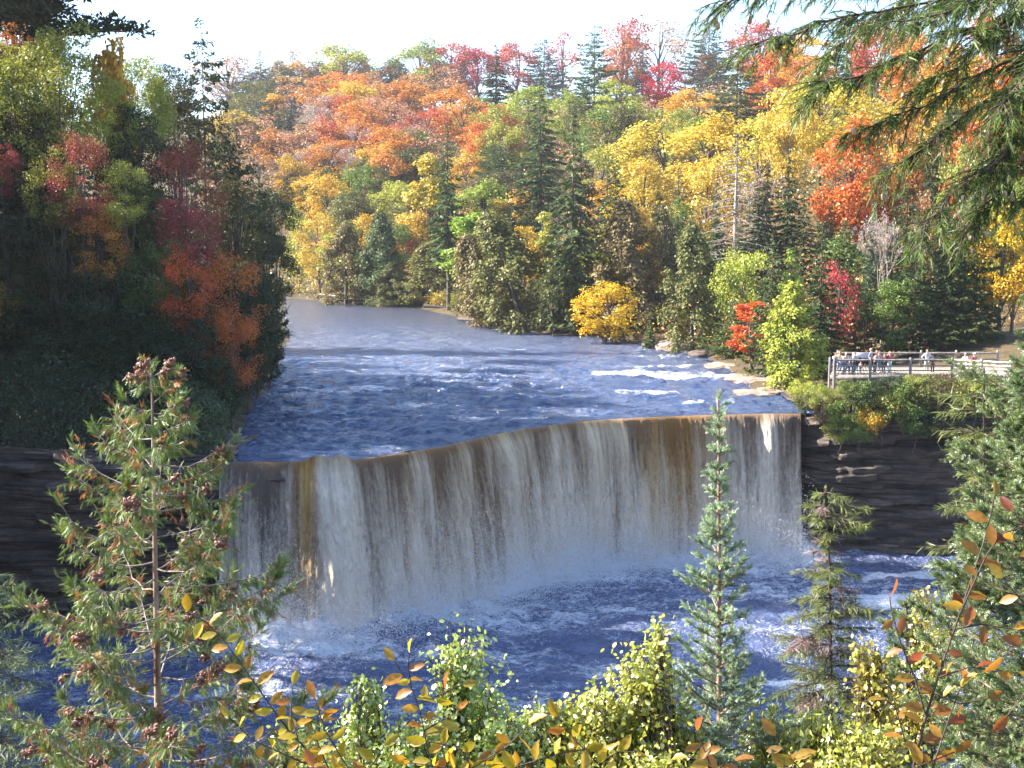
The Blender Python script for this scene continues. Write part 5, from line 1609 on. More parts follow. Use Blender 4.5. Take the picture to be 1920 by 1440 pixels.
def near_cedar():
    rs = np.random.RandomState(21)
    d = 9.0
    TP = pts([(284, 690), (286, 780), (288, 900), (291, 1050), (294, 1200), (298, 1440), (303, 1750), (306, 2100)], d)
    TP[-1, 2] = min(TP[-1, 2], float(ground(TP[-1, 0], d)) - 0.2)
    root = empty("cedar_tree", (TP[-1, 0], d, float(ground(TP[-1, 0], d))), "sunlit young cedar with brown cone clusters in front of the falls' left end", "tree")
    inv = root.matrix_basis.inverted()
    def keep(o):
        o.matrix_parent_inverse = inv
        return o
    tr = MB()
    tube(tr, TP, np.array([0.006, 0.009, 0.014, 0.018, 0.023, 0.031, 0.042, 0.05]), 8)
    keep(tr.obj("trunk", M_CEDBARK, root, True))
    br, fo, ru = MB(), MB(), MB()
    cones = []
    npix = 92
    for k in range(npix):
        u = (k + rs.uniform(0, 1)) / npix
        py = 705 + (1640 - 705) * u ** 0.9
        b = at(np.interp(py, [690, 1440], [284, 298]), py, d)
        Lp = np.interp(py, [700, 740, 800, 860, 960, 1060, 1180, 1300, 1440, 1640], [30, 50, 80, 135, 185, 215, 235, 265, 310, 330]) * rs.uniform(0.62, 1.12)
        L = Lp * d / F
        a = k * 2.39996 + rs.normal(0, 0.35)
        rise = rs.uniform(0.05, 0.40) + (0.5 if py < 760 else 0)
        h = np.array([math.cos(a), math.sin(a) * 0.9, 0])
        t = np.linspace(0, 1, 8)
        P = b + h * (L * t)[:, None]
        P[:, 2] += L * (rise * t - rs.uniform(0.0, 0.16) * np.sin(t * math.pi) + rs.uniform(0.0, 0.22) * t ** 3)
        P[1:] += np.cumsum(rs.normal(0, 0.012 * L, (7, 3)), 0)
        tube(br, P, np.linspace(0.0085, 0.0022, 8) * (0.55 + L * 0.45), 5)
        nd = norm(np.gradient(P, axis=0))
        side = np.array([-h[1], h[0], 0])
        # branchlets
        nb_ = int(11 + L * 60)
        for q in range(nb_):
            tt = rs.uniform(0.18, 1.0) ** 0.7
            o = along(P, np.array([tt]))[0]
            dirn = nd[min(7, int(tt * 7))] * rs.uniform(0.1, 0.8) + side * rs.choice([-1, 1]) * rs.uniform(0.2, 1) + np.array([0, 0, rs.uniform(-0.9, 0.15)])
            if tt > 0.9:
                dirn = nd[7] * 1.0 + np.array([0, 0, rs.uniform(0.1, 0.9)]) + rs.normal(0, 0.35, 3)
            dirn = norm(dirn)
            l = rs.uniform(0.05, 0.19) * (0.7 + 0.5 * L)
            e = o + dirn * l
            tube(br, np.array([o, (o + e) / 2, e]), [0.0022, 0.0018, 0.001], 3)
            m = rs.randint(6, 13)
            tq = rs.uniform(0.2, 1, m)
            PP = o + (e - o) * tq[:, None]
            DD = dirn + rs.normal(0, 0.5, (m, 3)) + (np.array([0, 0, -0.75]) if tt < 0.9 else np.array([0, 0, 0.3]))
            dead = rs.uniform() < 0.13
            put(ru if dead else fo, CED, PP, DD, rs, rs.uniform(0.040, 0.085, m) * rs.uniform(0.65, 1), np.column_stack([np.clip(rs.normal(0.45, 0.38, m), 0, 1), np.clip(rs.normal(0.5, .2, m), 0, 1)]), 0, rs.normal(size=3) + np.array([0, -0.4, 0.6]), 0.5)
            if rs.uniform() < 0.20 and tt > 0.35:
                cones.append(e + dirn * 0.01)
        m = 4
        put(fo, CED, np.repeat(P[-1:], m, 0), nd[-1] + rs.normal(0, 0.35, (m, 3)) + np.array([0, 0, 0.45]), rs, rs.uniform(0.07, 0.11, m), np.column_stack([rs.uniform(0.3, 0.8, m), rs.uniform(0.45, 0.8, m)]))
    keep(br.obj("branches", M_TWIG, root, True))
    keep(fo.obj("foliage", M_CED, root))
    keep(ru.obj("dead_sprays", M_RUST, root))
    protos = []
    for i in range(4):
        mb = MB()
        n = 20
        c = np.clip(rs.normal(0, 0.020, (n, 3)), -0.027, 0.027)
        X, Y, Z = frames(rs.normal(size=(n, 3)), rs)
        stamp(mb, EGGV, EGGF, c, X, Y, Z, rs.uniform(0.020, 0.030, n), np.column_stack([rs.uniform(0, 1, n), rs.uniform(0.3, 0.8, n)]))
        stamp(mb, EGGV, EGGF, np.zeros((1, 3)), np.array([[1., 0, 0]]), np.array([[0, 1., 0]]), np.array([[0, 0, 1.]]), 0.07, (0.3, 0.3))
        protos.append(mb.mesh("cone_cluster", M_CONE, True))
    rs.shuffle(cones)
    for i, c in enumerate(cones[:96]):
        o = link("cone_cluster", protos[i % 4], root)
        o.location = c
        o.scale = [rs.uniform(1.0, 1.6)] * 3
        keep(o)
near_cedar()

def near_fir(px, d, prof, y0, y1, nwh, seed, label, mat, tpl, bark, size, up=0.25, dens=1.0, topx=None, name="fir_tree", kink=0.0, az=None, dead=0, droop=0.0, cat="tree", twig=0.5, cull=None, sub=1.0):
    """young conifer: whorls of branches set with needle shoots; prof = crown radius in pixels by pixel height"""
    rs = np.random.RandomState(seed)
    base_z = float(ground(at(px, y1, d)[0], d))
    tp = at(topx or px, y0, d)
    bt = at(px, y1, d)
    zs = np.linspace(base_z - 0.2, tp[2], 12)
    xs = np.interp(zs, [bt[2], tp[2]], [bt[0], tp[0]])
    TP = np.column_stack([xs + np.cumsum(rs.normal(0, kink, 12)), np.full(12, d) + np.cumsum(rs.normal(0, kink, 12)), zs])
    TP[-1] = tp
    H = tp[2] - base_z
    root = empty(name, (TP[0, 0], TP[0, 1], base_z), label, cat)
    inv = root.matrix_basis.inverted()
    tr, br, fo, de = MB(), MB(), MB(), MB()
    tube(tr, TP, np.linspace(0.014 * H / 1.6 * 0.7, 0.004, 12) + 0.004, 8)
    py0, py1 = y0, y1
    for k in range(nwh):
        u = (k + 0.5) / nwh
        py = py0 + (py1 - py0) * u
        z = at(px, py, d)[2]
        b0 = np.array([np.interp(z, TP[:, 2], TP[:, 0]), np.interp(z, TP[:, 2], TP[:, 1]), z])
        Rm = np.interp(py, [p[0] for p in prof], [p[1] for p in prof]) * d / F
        nb_ = max(3, int(5 + rs.randint(-1, 2)))
        a0 = rs.uniform(0, 6.28)
        for j in range(nb_):
            a = a0 + j * 6.283 / nb_ + rs.normal(0, 0.25)
            h = np.array([math.cos(a), math.sin(a), 0])
            if cull is not None and not cull(b0 + h * Rm):
                continue
            L = Rm * rs.uniform(0.4, 1.25) * (1.0 if az is None else az(a, py))
            if L < 0.02:
                continue
            b = b0 + np.array([0, 0, rs.normal(0, 0.02)])
            t = np.linspace(0, 1, 6)
            P = b + h * (L * t)[:, None]
            P[:, 2] += L * (up * t - droop * t * t * 1.2 + 0.12 * t ** 3)
            isdead = rs.uniform() < dead
            tube(br, P, np.linspace(0.006 + 0.006 * L, 0.0022, 6), 5)
            nd = norm(np.gradient(P, axis=0))
            side = np.array([-h[1], h[0], 0])
            m = max(3, int(dens * (4 + L * 34)))
            tq = rs.uniform(0.05, 1.0, m) ** 0.8
            O = along(P, tq)
            sg = rs.choice([-1, 1], m)
            D = nd[np.clip((tq * 5).astype(int), 0, 5)] * rs.uniform(0.4, 1, (m, 1)) + side * (sg * rs.uniform(0.3, 1.1, m))[:, None] + np.array([0, 0, 1.0]) * rs.normal(up * 0.6 - droop, 0.3, (m, 1))
            D = norm(D)
            l = L * twig * (1.08 - tq) * rs.uniform(0.3, 1, m)
            Pn, Dn = [O], [D]
            for f in (0.33, 0.66, 1.0):
                kk = l > size * 0.5 * f
                Pn.append(O[kk] + D[kk] * (l[kk] * f)[:, None] + np.array([0, 0, -1.0]) * (droop * l[kk] ** 1 * f * f * 0.4)[:, None])
                Dn.append(D[kk] + rs.normal(0, 0.4, (kk.sum(), 3)) - np.array([0, 0, droop * 0.5]))
            for i in np.nonzero(l > size)[0]:
                tube(br, np.array([O[i], O[i] + D[i] * l[i] * 0.5, O[i] + D[i] * l[i]]), [0.003, 0.0022, 0.0015], 3)
            Pn, Dn = np.concatenate(Pn), np.concatenate(Dn)
            Pn = np.concatenate([Pn, np.repeat(P[-1:], 3, 0)]); Dn = np.concatenate([Dn, nd[-1] + rs.normal(0, 0.35, (3, 3))])
            n = len(Pn)
            bt_ = rs.uniform(0, 0.6)
            put(de if isdead else fo, tpl, Pn, Dn, rs, size * rs.uniform(0.65, 1.2, n), np.column_stack([np.clip(bt_ + rs.uniform(0, 0.4, n), 0, 1), np.clip(rs.normal(0.5, 0.18, n), 0, 1)]), 0, (0, 0, 1), 0.35)
    # leader
    n = 7
    put(fo, tpl, np.column_stack([np.full(n, tp[0]), np.full(n, tp[1]), tp[2] - rs.uniform(0, 0.14, n)]), rs.normal(0, 0.35, (n, 3)) + np.array([0, 0, 1.0]), rs, size * 0.8, (0.5, 0.6))
    for mb, nm, mm in ((tr, "trunk", bark), (br, "branches", bark), (fo, "foliage", mat), (de, "dead_twigs", M_DEAD)):
        if mb.v:
            mb.obj(nm, mm, root, nm != "foliage").matrix_parent_inverse = inv
    return root
M_DEAD = leaf_material("dead_twigs", (0.20, 0.13, 0.11), (0.33, 0.24, 0.21), 0.1, 0.02)
M_FIRN = leaf_material("blue_green_needles", (0.16, 0.24, 0.11), (0.32, 0.40, 0.22), 0.2, 0.08)
M_SPRN = leaf_material("spruce_needles", (0.085, 0.135, 0.04), (0.19, 0.24, 0.085), 0.2, 0.06)
M_HEMN = leaf_material("hemlock_needles", (0.10, 0.14, 0.03), (0.23, 0.25, 0.06), 0.3, 0.05)
M_HEMD = leaf_material("cone_bough_needles", (0.045, 0.088, 0.016), (0.17, 0.23, 0.04), 0.3, 0.04)
near_fir(1350, 10.0, [(740, 3), (790, 14), (900, 18), (960, 30), (1000, 44), (1080, 62), (1180, 66), (1280, 92), (1380, 130), (1500, 170), (1700, 210)], 735, 1640, 34, 41,
         "slim blue green young fir in front of the falls' right half", M_FIRN, FIR, M_CEDBARK, 0.062, up=0.5, topx=1347, dens=0.85)
near_fir(1553, 13.0, [(912, 14), (935, 70), (985, 80), (1003, 24), (1030, 26), (1060, 52), (1100, 70), (1150, 108), (1210, 112), (1270, 118), (1330, 95), (1600, 130)], 915, 1560, 30, 42,
         "scraggly small hemlock with a bare stretch of stem before the dark right cliff", M_HEMN, HEM, M_TWIGD, 0.085, up=0.12, topx=1546, dens=2.7, name="hemlock_tree", kink=0.008, dead=0.17, droop=0.25,
         az=lambda a, py: (1.1 if math.cos(a) > 0 else 0.55) if py < 1010 else 1.0)
near_fir(1965, 8.5, [(470, 8), (540, 24), (640, 45), (700, 75), (760, 150), (820, 150), (900, 165), (960, 205), (1040, 175), (1120, 190), (1250, 230), (1440, 300), (1700, 330)], 440, 1700, 46, 43,
         "big sunlit spruce filling the right edge below the platform", M_SPRN, FIR, M_CEDBARK, 0.072, up=0.22, dens=1.0, name="spruce_tree", twig=0.55, cull=lambda p: p[0] < 3.75)
near_fir(1845, 11.0, [(700, 20), (720, 70), (770, 110), (830, 80), (900, 70), (1000, 90), (1150, 110), (1440, 160)], 690, 1600, 26, 44,
         "yellow green hemlock sapling pressed against the big right edge spruce", M_HEMN, HEM, M_TWIGD, 0.085, up=0.15, dens=1.9, name="hemlock_tree", droop=0.25)
near_fir(-40, 15.0, [(1040, 10), (1100, 80), (1180, 120), (1300, 140), (1500, 170)], 1030, 1600, 18, 45,
         "dim green conifer boughs cut by the left edge near the cedar", M_SPRN, HEM, M_TWIGD, 0.10, up=0.05, dens=1.8, name="hemlock_tree", droop=0.2)
near_fir(1700, 12.0, [(1130, 10), (1200, 40), (1300, 70), (1380, 90), (1500, 110)], 1120, 1600, 16, 46,
         "low young fir between the scraggly hemlock and the big spruce", M_SPRN, FIR, M_TWIGD, 0.075, up=0.35, dens=0.9)
near_fir(1660, 11.5, [(1290, 10), (1340, 80), (1440, 130), (1560, 150)], 1280, 1600, 12, 47,
         "low spreading hemlock bush at the bottom right among the yellow shrubs", M_HEMN, HEM, M_TWIGD, 0.085, up=0.2, dens=2.0, name="hemlock_tree", droop=0.2)

# ---------------------------------------------------------------- hanging hemlock boughs with cones, top right
def cone_boughs():
    rs = np.random.RandomState(61)
    bx = at(2330, 300, 6.2)
    g = float(ground(bx[0], 6.2))
    root = empty("hemlock_tree", (bx[0], 6.2, g), "hemlock hanging its cone covered boughs into the top right corner", "tree")
    inv = root.matrix_basis.inverted()
    tr = MB()
    tube(tr, np.array([(bx[0], 6.2, g - 0.3), (bx[0] + 0.02, 6.2, 13), (bx[0], 6.22, 16.5), (bx[0], 6.2, 19)]), [0.16, 0.12, 0.09, 0.06], 10)
    tr.obj("trunk", M_TWIGD, root, True).matrix_parent_inverse = inv
    mbc = MB()
    V, Fc = egg(7, 8)
    V2 = V.copy(); V2[:, 1:] *= 1.15 + 0.12 * np.sin(V[:, :1] * 40)
    mbc.add(V2, Fc, (0.5, 0.5))
    cm = mbc.mesh("cone", leaf_material("hemlock_cones", (0.40, 0.27, 0.19), (0.50, 0.36, 0.26), 0.05, 0.05), True)
    B = [([(2330, -260), (2000, -130), (1700, -60), (1480, -25), (1330, 8)], [6.2, 5.6, 5.2, 5.0, 4.9], 1.0),
         ([(2330, -140), (2050, -60), (1760, 5), (1560, 40), (1400, 88)], [6.2, 5.6, 5.3, 5.2, 5.1], 1.1),
         ([(2330, -40), (2040, 0), (1800, 70), (1640, 120), (1505, 195)], [6.2, 5.5, 5.0, 4.9, 4.8], 1.1),
         ([(2330, 20), (1990, 50), (1850, 135), (1720, 210), (1590, 250)], [6.2, 5.4, 5.0, 4.9, 4.9], 1.15),
         ([(2330, 60), (2010, 110), (1860, 180), (1740, 270), (1650, 330)], [6.2, 5.6, 5.3, 5.2, 5.2], 1.1),
         ([(2330, 140), (2020, 190), (1880, 290), (1770, 380), (1715, 465)], [6.2, 5.6, 5.2, 5.1, 5.0], 1.1),
         ([(2330, 200), (2040, 240), (1930, 300), (1850, 380), (1800, 450)], [6.2, 5.6, 5.3, 5.2, 5.2], 0.9),
         ([(2330, -220), (2050, -100), (1900, -20), (1790, 10), (1690, 40)], [6.2, 5.4, 4.8, 4.7, 4.6], 1.1),
         ([(2330, 0), (2050, 60), (1950, 110), (1880, 200), (1830, 250)], [6.2, 5.6, 4.9, 4.8, 4.8], 0.9),
         ([(2330, -100), (2080, 40), (1960, 150), (1900, 230), (1850, 330)], [6.2, 5.8, 5.5, 5.4, 5.4], 1.0), ([(2330, 100), (2100, 200), (1990, 320), (1900, 390)], [6.2, 5.8, 5.5, 5.4], 0.9),
         ([(2330, -180), (2000, -60), (1860, 60), (1780, 130), (1700, 180)], [6.2, 5.8, 5.6, 5.5, 5.5], 1.0), ([(2330, -260), (1900, -120), (1720, -20), (1600, 60), (1540, 110)], [6.2, 5.8, 5.6, 5.5, 5.5], 1.0)]
    cones = []
    for L, d, dn in B:
        P = along(pts(L, d), np.linspace(0, 1, 26))
        P[1:-1] += rs.normal(0, 0.012, (24, 3))
        bo, fo = MB(), MB()
        tube(bo, P, np.linspace(0.030, 0.004, 26) * 0.5, 7)
        D = norm(np.gradient(P, axis=0))
        n = int(185 * dn)
        for k in range(n):
            t = rs.uniform(0.30, 1.0)
            o = along(P, np.array([t]))[0]
            dd = D[int(t * 25)]
            side = norm(np.cross(dd, [0, 0, 1.0])) * rs.choice([-1, 1])
            dirn = norm(dd * rs.uniform(0.3, 1.0) + side * rs.uniform(0.2, 1.0) + np.array([0, 0, rs.uniform(-0.7, 0.3)]))
            l = rs.uniform(0.06, 0.26) * (1.15 - 0.55 * t)
            s_ = np.linspace(0, 1, 6)
            Q = o + dirn * (l * s_)[:, None]
            Q[:, 2] -= 0.18 * l * s_ ** 2
            tube(bo, Q, np.linspace(0.0030, 0.001, 6), 4)
            qd = norm(np.gradient(Q, axis=0))
            m = int(14 + l * 110)
            tq = rs.uniform(0.1, 1, m)
            PP = along(Q, tq)
            sg = rs.choice([-1, 1], m)
            sd = norm(np.cross(qd[np.clip((tq * 5).astype(int), 0, 5)], [0, 0, 1.0]))
            DD = qd[np.clip((tq * 5).astype(int), 0, 5)] * rs.uniform(0.4, 1, (m, 1)) + sd * (sg * rs.uniform(0.2, 0.8, m))[:, None] + np.array([0, 0, -1.0]) * rs.uniform(-0.25, 0.6, (m, 1)) + rs.normal(0, 0.3, (m, 3))
            put(fo, HEM, PP, DD, rs, rs.uniform(0.024, 0.05, m), np.column_stack([np.clip(rs.normal(0.4, 0.3, m), 0, 1), np.clip(rs.normal(0.5, 0.2, m), 0, 1)]), 0, (0, 0, 1), 0.5)
            put(fo, HEM, np.repeat(Q[-1:], 2, 0), np.repeat(qd[-1:], 2, 0) + rs.normal(0, 0.3, (2, 3)), rs, 0.06, (0.7, 0.6))
            if rs.uniform() < 0.62:
                for _ in range(rs.randint(1, 3)):
                    cones.append(along(Q, np.array([rs.uniform(0.6, 1)]))[0] + np.array([rs.normal(0, .012), rs.normal(0, .012), -0.016]))
        a = bo.obj("bough", M_TWIGD, root, True)
        a.matrix_parent_inverse = inv
        f = fo.obj("needles", M_HEMD, a)
    C = np.array(cones)
    pp = np.array([project(c) for c in C])
    vis = (pp[:, 0] > 1280) & (pp[:, 0] < 1920) & (pp[:, 1] > 0)
    C = C[vis]
    rs.shuffle(C)
    for c in C[:100]:
        o = link("cone", cm, root)
        o.location = c
        o.rotation_euler = (0, math.pi / 2 + rs.normal(0, 0.25), rs.uniform(0, 6.28))
        o.scale = [0.030 * rs.uniform(0.85, 1.2)] * 3
        o.matrix_parent_inverse = inv
cone_boughs()

# ---------------------------------------------------------------- leafy shrubs below the camera
LV = np.array([(0, 0, 0), (0.22, -0.26, 0.05), (0.60, -0.30, 0.03), (1.0, 0, -0.10), (0.60, 0.30, 0.03), (0.22, 0.26, 0.05), (0.30, 0, -0.02), (0.65, 0, -0.05)])
LF = [(0, 1, 6, 6), (1, 2, 7, 6), (2, 3, 7, 7), (3, 4, 7, 7), (4, 5, 6, 7), (5, 0, 6, 6)]
LF4 = [(0, 1, 2, 7), (0, 7, 4, 5), (2, 3, 4, 7)]
def leafy(blobs, d, n, size, mat, label, seed, aspect=1.0, hang=0.7, stems=3, name="shrub"):
    rs = np.random.RandomState(seed)
    q = np.array([at(x, y, d + rs.uniform(-0.4, 0.4)) for x, y, *_ in blobs])
    r = np.array([(a * d / F, b * d / F) for _, _, a, b in blobs])
    gx0, gy0 = q[:, 0].mean(), d
    g = float(ground(gx0, gy0))
    root = empty(name, (gx0, gy0, g), label, "shrub", "leafy shrubs below the viewpoint")
    inv = root.matrix_basis.inverted()
    st, lv = MB(), MB()
    base = np.array([gx0, gy0, g - 0.1])
    tipsP, tipsD = [], []
    w = r[:, 0] * r[:, 1]
    for i in range(len(q)):
        for k in range(stems):
            c = q[i] + rs.normal(0, 0.5, 3) * np.array([r[i, 0], r[i, 0], r[i, 1]])
            b = base + rs.normal(0, 0.35, 3) * np.array([1, 1, 0])
            P = bez(b, c, 0.12, 10)
            tube(st, P, np.linspace(0.009, 0.002, 10), 5)
            m = int(3.2 * n * w[i] / w.sum() / stems)
            nt_ = max(3, m // 8)
            for j in range(nt_):
                o = along(P, np.array([rs.uniform(0.80, 1.0)]))[0]
                dd = norm(rs.normal(size=3))
                e = q[i] + dd * rs.uniform(0.2, 1.0) ** 0.6 * rs.choice([0.8, 1.0, 1.45]) * np.array([r[i, 0], r[i, 0], r[i, 1]])
                Q = bez(o, e, 0.02, 6)
                tube(st, Q, np.linspace(0.0035, 0.0012, 6), 3)
                tq = rs.uniform(0.35, 1, 8)
                tipsP.append(along(Q, tq))
                tipsD.append(np.repeat((e - o)[None] / (np.linalg.norm(e - o) + 1e-6), 8, 0))
    P = np.concatenate(tipsP); D = np.concatenate(tipsD)
    n = len(P)
    P = P + rs.normal(0, size * 0.8, (n, 3))
    D = norm(D * 0.5 + rs.normal(0, 0.55, (n, 3)) + np.array([0, 0, -hang]))
    U = norm(rs.normal(0, 0.8, (n, 3)) + np.array([-0.25, -0.2, 0.6]))
    Y = norm(np.cross(U, D)); Z = np.cross(D, Y)
    T = LV.copy(); T[:, 1] *= aspect
    stamp(lv, T, LF4, P, D, Y, Z, size * rs.uniform(0.6, 1.25, n), np.column_stack([np.clip(rs.normal(0.4, 0.3, n), 0, 1), np.clip(rs.normal(0.5, .22, n), 0, 1)]), 0, [(0, 0.05), (0, -0.05), (0, 0)])
    st.obj("stems", M_TWIGD, root, True).matrix_parent_inverse = inv
    lv.obj("leaves", mat, root).matrix_parent_inverse = inv
    return root
M_LIME = leaf_material("lime_leaves", (0.34, 0.46, 0.06), (0.52, 0.56, 0.14), 0.45, 0.12, rough=0.35)
M_LIMEY = leaf_material("yellow_lime_leaves", (0.40, 0.47, 0.06), (0.62, 0.55, 0.12), 0.45, 0.10, rough=0.35)
M_GOLD = leaf_material("small_gold_leaves", (0.34, 0.36, 0.05), (0.60, 0.40, 0.06), 0.4, 0.08)
leafy([(868, 1245, 62, 80), (905, 1340, 90, 70), (840, 1400, 90, 70), (930, 1430, 110, 60)], 10.0, 2100, 0.046, M_LIME, "lime green shrub rising highest in the bottom centre", 71)
leafy([(690, 1290, 32, 40), (675, 1350, 48, 55), (690, 1430, 80, 60)], 10.0, 900, 0.045, M_LIME, "lime green shrub left of the highest one, behind the orange leaved sprig", 72)
leafy([(1236, 1185, 26, 42), (1195, 1255, 60, 50), (1120, 1320, 60, 50), (1215, 1350, 95, 75), (1080, 1400, 90, 60), (1230, 1440, 110, 60)], 9.6, 2700, 0.050, M_LIMEY, "yellow lime shrub just left of the slim fir", 73)
leafy([(1000, 1340, 28, 40), (985, 1420, 60, 50)], 11.0, 400, 0.042, M_LIME, "thin lime twigs between the two largest lime shrubs", 74)
leafy([(1440, 1375, 60, 50), (1545, 1385, 100, 60), (1480, 1440, 120, 50), (1610, 1430, 70, 50)], 10.0, 2300, 0.062, M_LIMEY, "yellow shrub with hanging narrow leaves right of the slim fir", 75, 0.55, 1.3)
leafy([(1650, 1265, 45, 50), (1690, 1330, 55, 50), (1625, 1220, 26, 40)], 11.0, 700, 0.05, M_GOLD, "small shrub with golden tips right of the scraggly hemlock", 76)
leafy([(1740, 1120, 40, 30), (1760, 1200, 50, 60)], 11.5, 420, 0.045, M_GOLD, "sparse golden twigs against the sunlit foam", 77)
leafy([(560, 1400, 60, 60), (640, 1450, 90, 50)], 11.0, 620, 0.042, M_LIME, "lime twigs behind the left golden beech spray", 78)
leafy([(720, 1440, 90, 50), (770, 1390, 70, 50), (960, 1385, 60, 45), (800, 1440, 90, 50), (900, 1470, 90, 40), (1010, 1460, 90, 40)], 9.4, 4200, 0.046, M_LIME, "low lime leaves along the bottom edge under the beech row", 91)
leafy([(1060, 1350, 60, 45), (1300, 1395, 60, 45), (1640, 1400, 80, 50), (1120, 1450, 90, 45), (1240, 1465, 80, 40), (1400, 1460, 90, 40), (1560, 1460, 100, 45)], 9.4, 4200, 0.048, M_LIMEY, "low yellow lime leaves along the bottom edge right of centre", 92)
leafy([(1340, 1420, 70, 40)], 11.0, 420, 0.045, M_LIMEY, "low yellow shrub around the foot of the slim fir", 79)

# ---------------------------------------------------------------- beech sprigs right in front of the camera
def beech_leaf():
    n = 7
    V, Fc, T = [], [], []
    prof = [0.03, 0.15, 0.22, 0.245, 0.21, 0.12, 0.0]
    for i in range(n):
        t = i / (n - 1)
        c = -0.10 * t * t
        wv = 0.012 * (-1) ** i
        V += [(t, -prof[i], c + prof[i] * 0.28 + wv), (t, 0, c), (t, prof[i], c + prof[i] * 0.28 - wv)]
    for i in range(n - 1):
        a = i * 3
        Fc += [(a, a + 3, a + 4, a + 1), (a + 1, a + 4, a + 5, a + 2)]
        s = 0.07 * (-1) ** i
        T += [(0.10 * (i / n), s), (0.10 * (i / n), -s)]
    return np.array(V, float), Fc, T
BEE = beech_leaf()
M_BEE = leaf_material("golden_beech_leaves", (0.42, 0.33, 0.02), (0.50, 0.15, 0.02), 0.55, 0.03)
M_BEER = leaf_material("copper_beech_leaves", (0.42, 0.28, 0.03), (0.28, 0.065, 0.02), 0.55, 0.025)
def sprig(stems, label, mat, seed, size=0.080, step=0.040, extra=()):
    rs = np.random.RandomState(seed)
    P0 = at(*stems[0][0][0], stems[0][1])
    base = np.array([P0[0], P0[1] + 0.1, float(ground(P0[0], P0[1] + 0.1)) - 0.05])
    root = empty("beech_sapling", base, label, "sapling", "beech sprigs close to the camera")
    inv = root.matrix_basis.inverted()
    st, lv = MB(), MB()
    for si, (L, d, r) in enumerate(stems):
        P = pts(L, d)
        if si == 0:
            P = np.concatenate([[base, base + (P[0] - base) * np.array([0.4, 0.4, 0.6])], P])
        Q = along(P, np.linspace(0, 1, 40))
        tube(st, Q, np.linspace(r * (2.4 if si == 0 else 1.5), 0.0024, 40), 6)
        ln = np.linalg.norm(np.diff(pts(L, d), axis=0), axis=1).sum()
        Pv = along(pts(L, d), np.linspace(0, 1, 40))
        D = norm(np.gradient(Pv, axis=0))
        m = max(3, int(ln / step))
        for k in range(m):
            t = (k + 0.6) / m
            if k == m - 1:
                t = 1.0
            o = Pv[min(39, int(t * 39))]
            dd = D[min(39, int(t * 39))]
            sd = np.array([dd[2], 0, -dd[0]]) * (1 if k % 2 else -1)
            dr = norm(dd * (0.35 if t < 1 else 1.2) + sd * (0.9 if t < 1 else 0.2) + rs.normal(0, 0.30, 3) + np.array([0, 0, -0.12]))
            sz = size * rs.uniform(0.75, 1.15)
            pet = o + dr * 0.004
            U = norm(np.array([rs.normal(0, 0.45), -0.75 + rs.normal(0, 0.45), 0.55 + rs.normal(0, 0.4)]))
            Y = norm(np.cross(U, dr)); Z = np.cross(dr, Y)
            bl = rs.uniform()
            stamp(lv, BEE[0] * np.array([1, 1, rs.uniform(0.6, 2.2)]), BEE[1], pet[None], dr[None], Y[None], Z[None], sz, (np.clip(rs.normal(0.30 if mat is M_BEE else 0.5, 0.33), 0, 1), np.clip(rs.normal(0.5, 0.25), 0.0, 1.0)), 0, BEE[2])
    st.obj("twigs", M_TWIGD, root, True).matrix_parent_inverse = inv
    lv.obj("leaves", mat, root).matrix_parent_inverse = inv
    return root
sprig([([(640, 1470), (540, 1370), (470, 1270), (420, 1200), (385, 1165), (352, 1148)], 5.2, 0.0030),
       ([(560, 1390), (545, 1340), (548, 1285)], 5.1, 0.0022), ([(620, 1450), (590, 1380), (600, 1330)], 5.15, 0.0022),
       ([(600, 1440), (545, 1420), (470, 1385), (430, 1345)], 5.3, 0.0022)], "golden beech sprig in front of the cedar's right side", M_BEE, 81)
sprig([([(690, 1500), (640, 1420), (610, 1370), (590, 1310)], 5.0, 0.0025), ([(660, 1450), (610, 1440), (560, 1440)], 5.0, 0.002), ([(670, 1470), (700, 1430), (720, 1400)], 5.0, 0.002)],
      "golden beech leaves at the bottom edge right of the cedar", M_BEE, 82)
sprig([([(830, 1500), (800, 1400), (790, 1340), (772, 1290), (740, 1240)], 5.2, 0.0026), ([(786, 1320), (830, 1300), (865, 1285)], 5.2, 0.002), ([(772, 1290), (765, 1250), (768, 1225)], 5.2, 0.0018),
       ([(795, 1370), (830, 1350), (855, 1335)], 5.2, 0.002)], "orange tipped beech sprig standing over the lime shrubs", M_BEE, 83, 0.082)
sprig([([(900, 1510), (880, 1430), (860, 1400), (800, 1390)], 5.0, 0.0024), ([(885, 1440), (950, 1400), (990, 1360)], 5.0, 0.002), ([(890, 1470), (960, 1440), (1060, 1410), (1130, 1400)], 5.1, 0.002),
       ([(880, 1450), (830, 1440), (770, 1430)], 5.0, 0.002)], "row of yellow and brown beech leaves along the bottom centre", M_BEE, 84, 0.088)
sprig([([(1180, 1510), (1120, 1430), (1070, 1380), (1045, 1345)], 5.1, 0.0022), ([(1120, 1430), (1160, 1410), (1190, 1410)], 5.1, 0.002)], "small beech sprig with yellow and copper leaves under the yellow lime shrub", M_BEE, 85, 0.085)
sprig([([(1350, 1510), (1335, 1440), (1318, 1400), (1305, 1370)], 5.0, 0.0022), ([(1335, 1440), (1310, 1425), (1290, 1420)], 5.0, 0.002), ([(1340, 1450), (1360, 1430), (1375, 1425)], 5.0, 0.0016)], "dark orange beech leaves in front of the slim fir's foot", M_BEER, 86, 0.085)
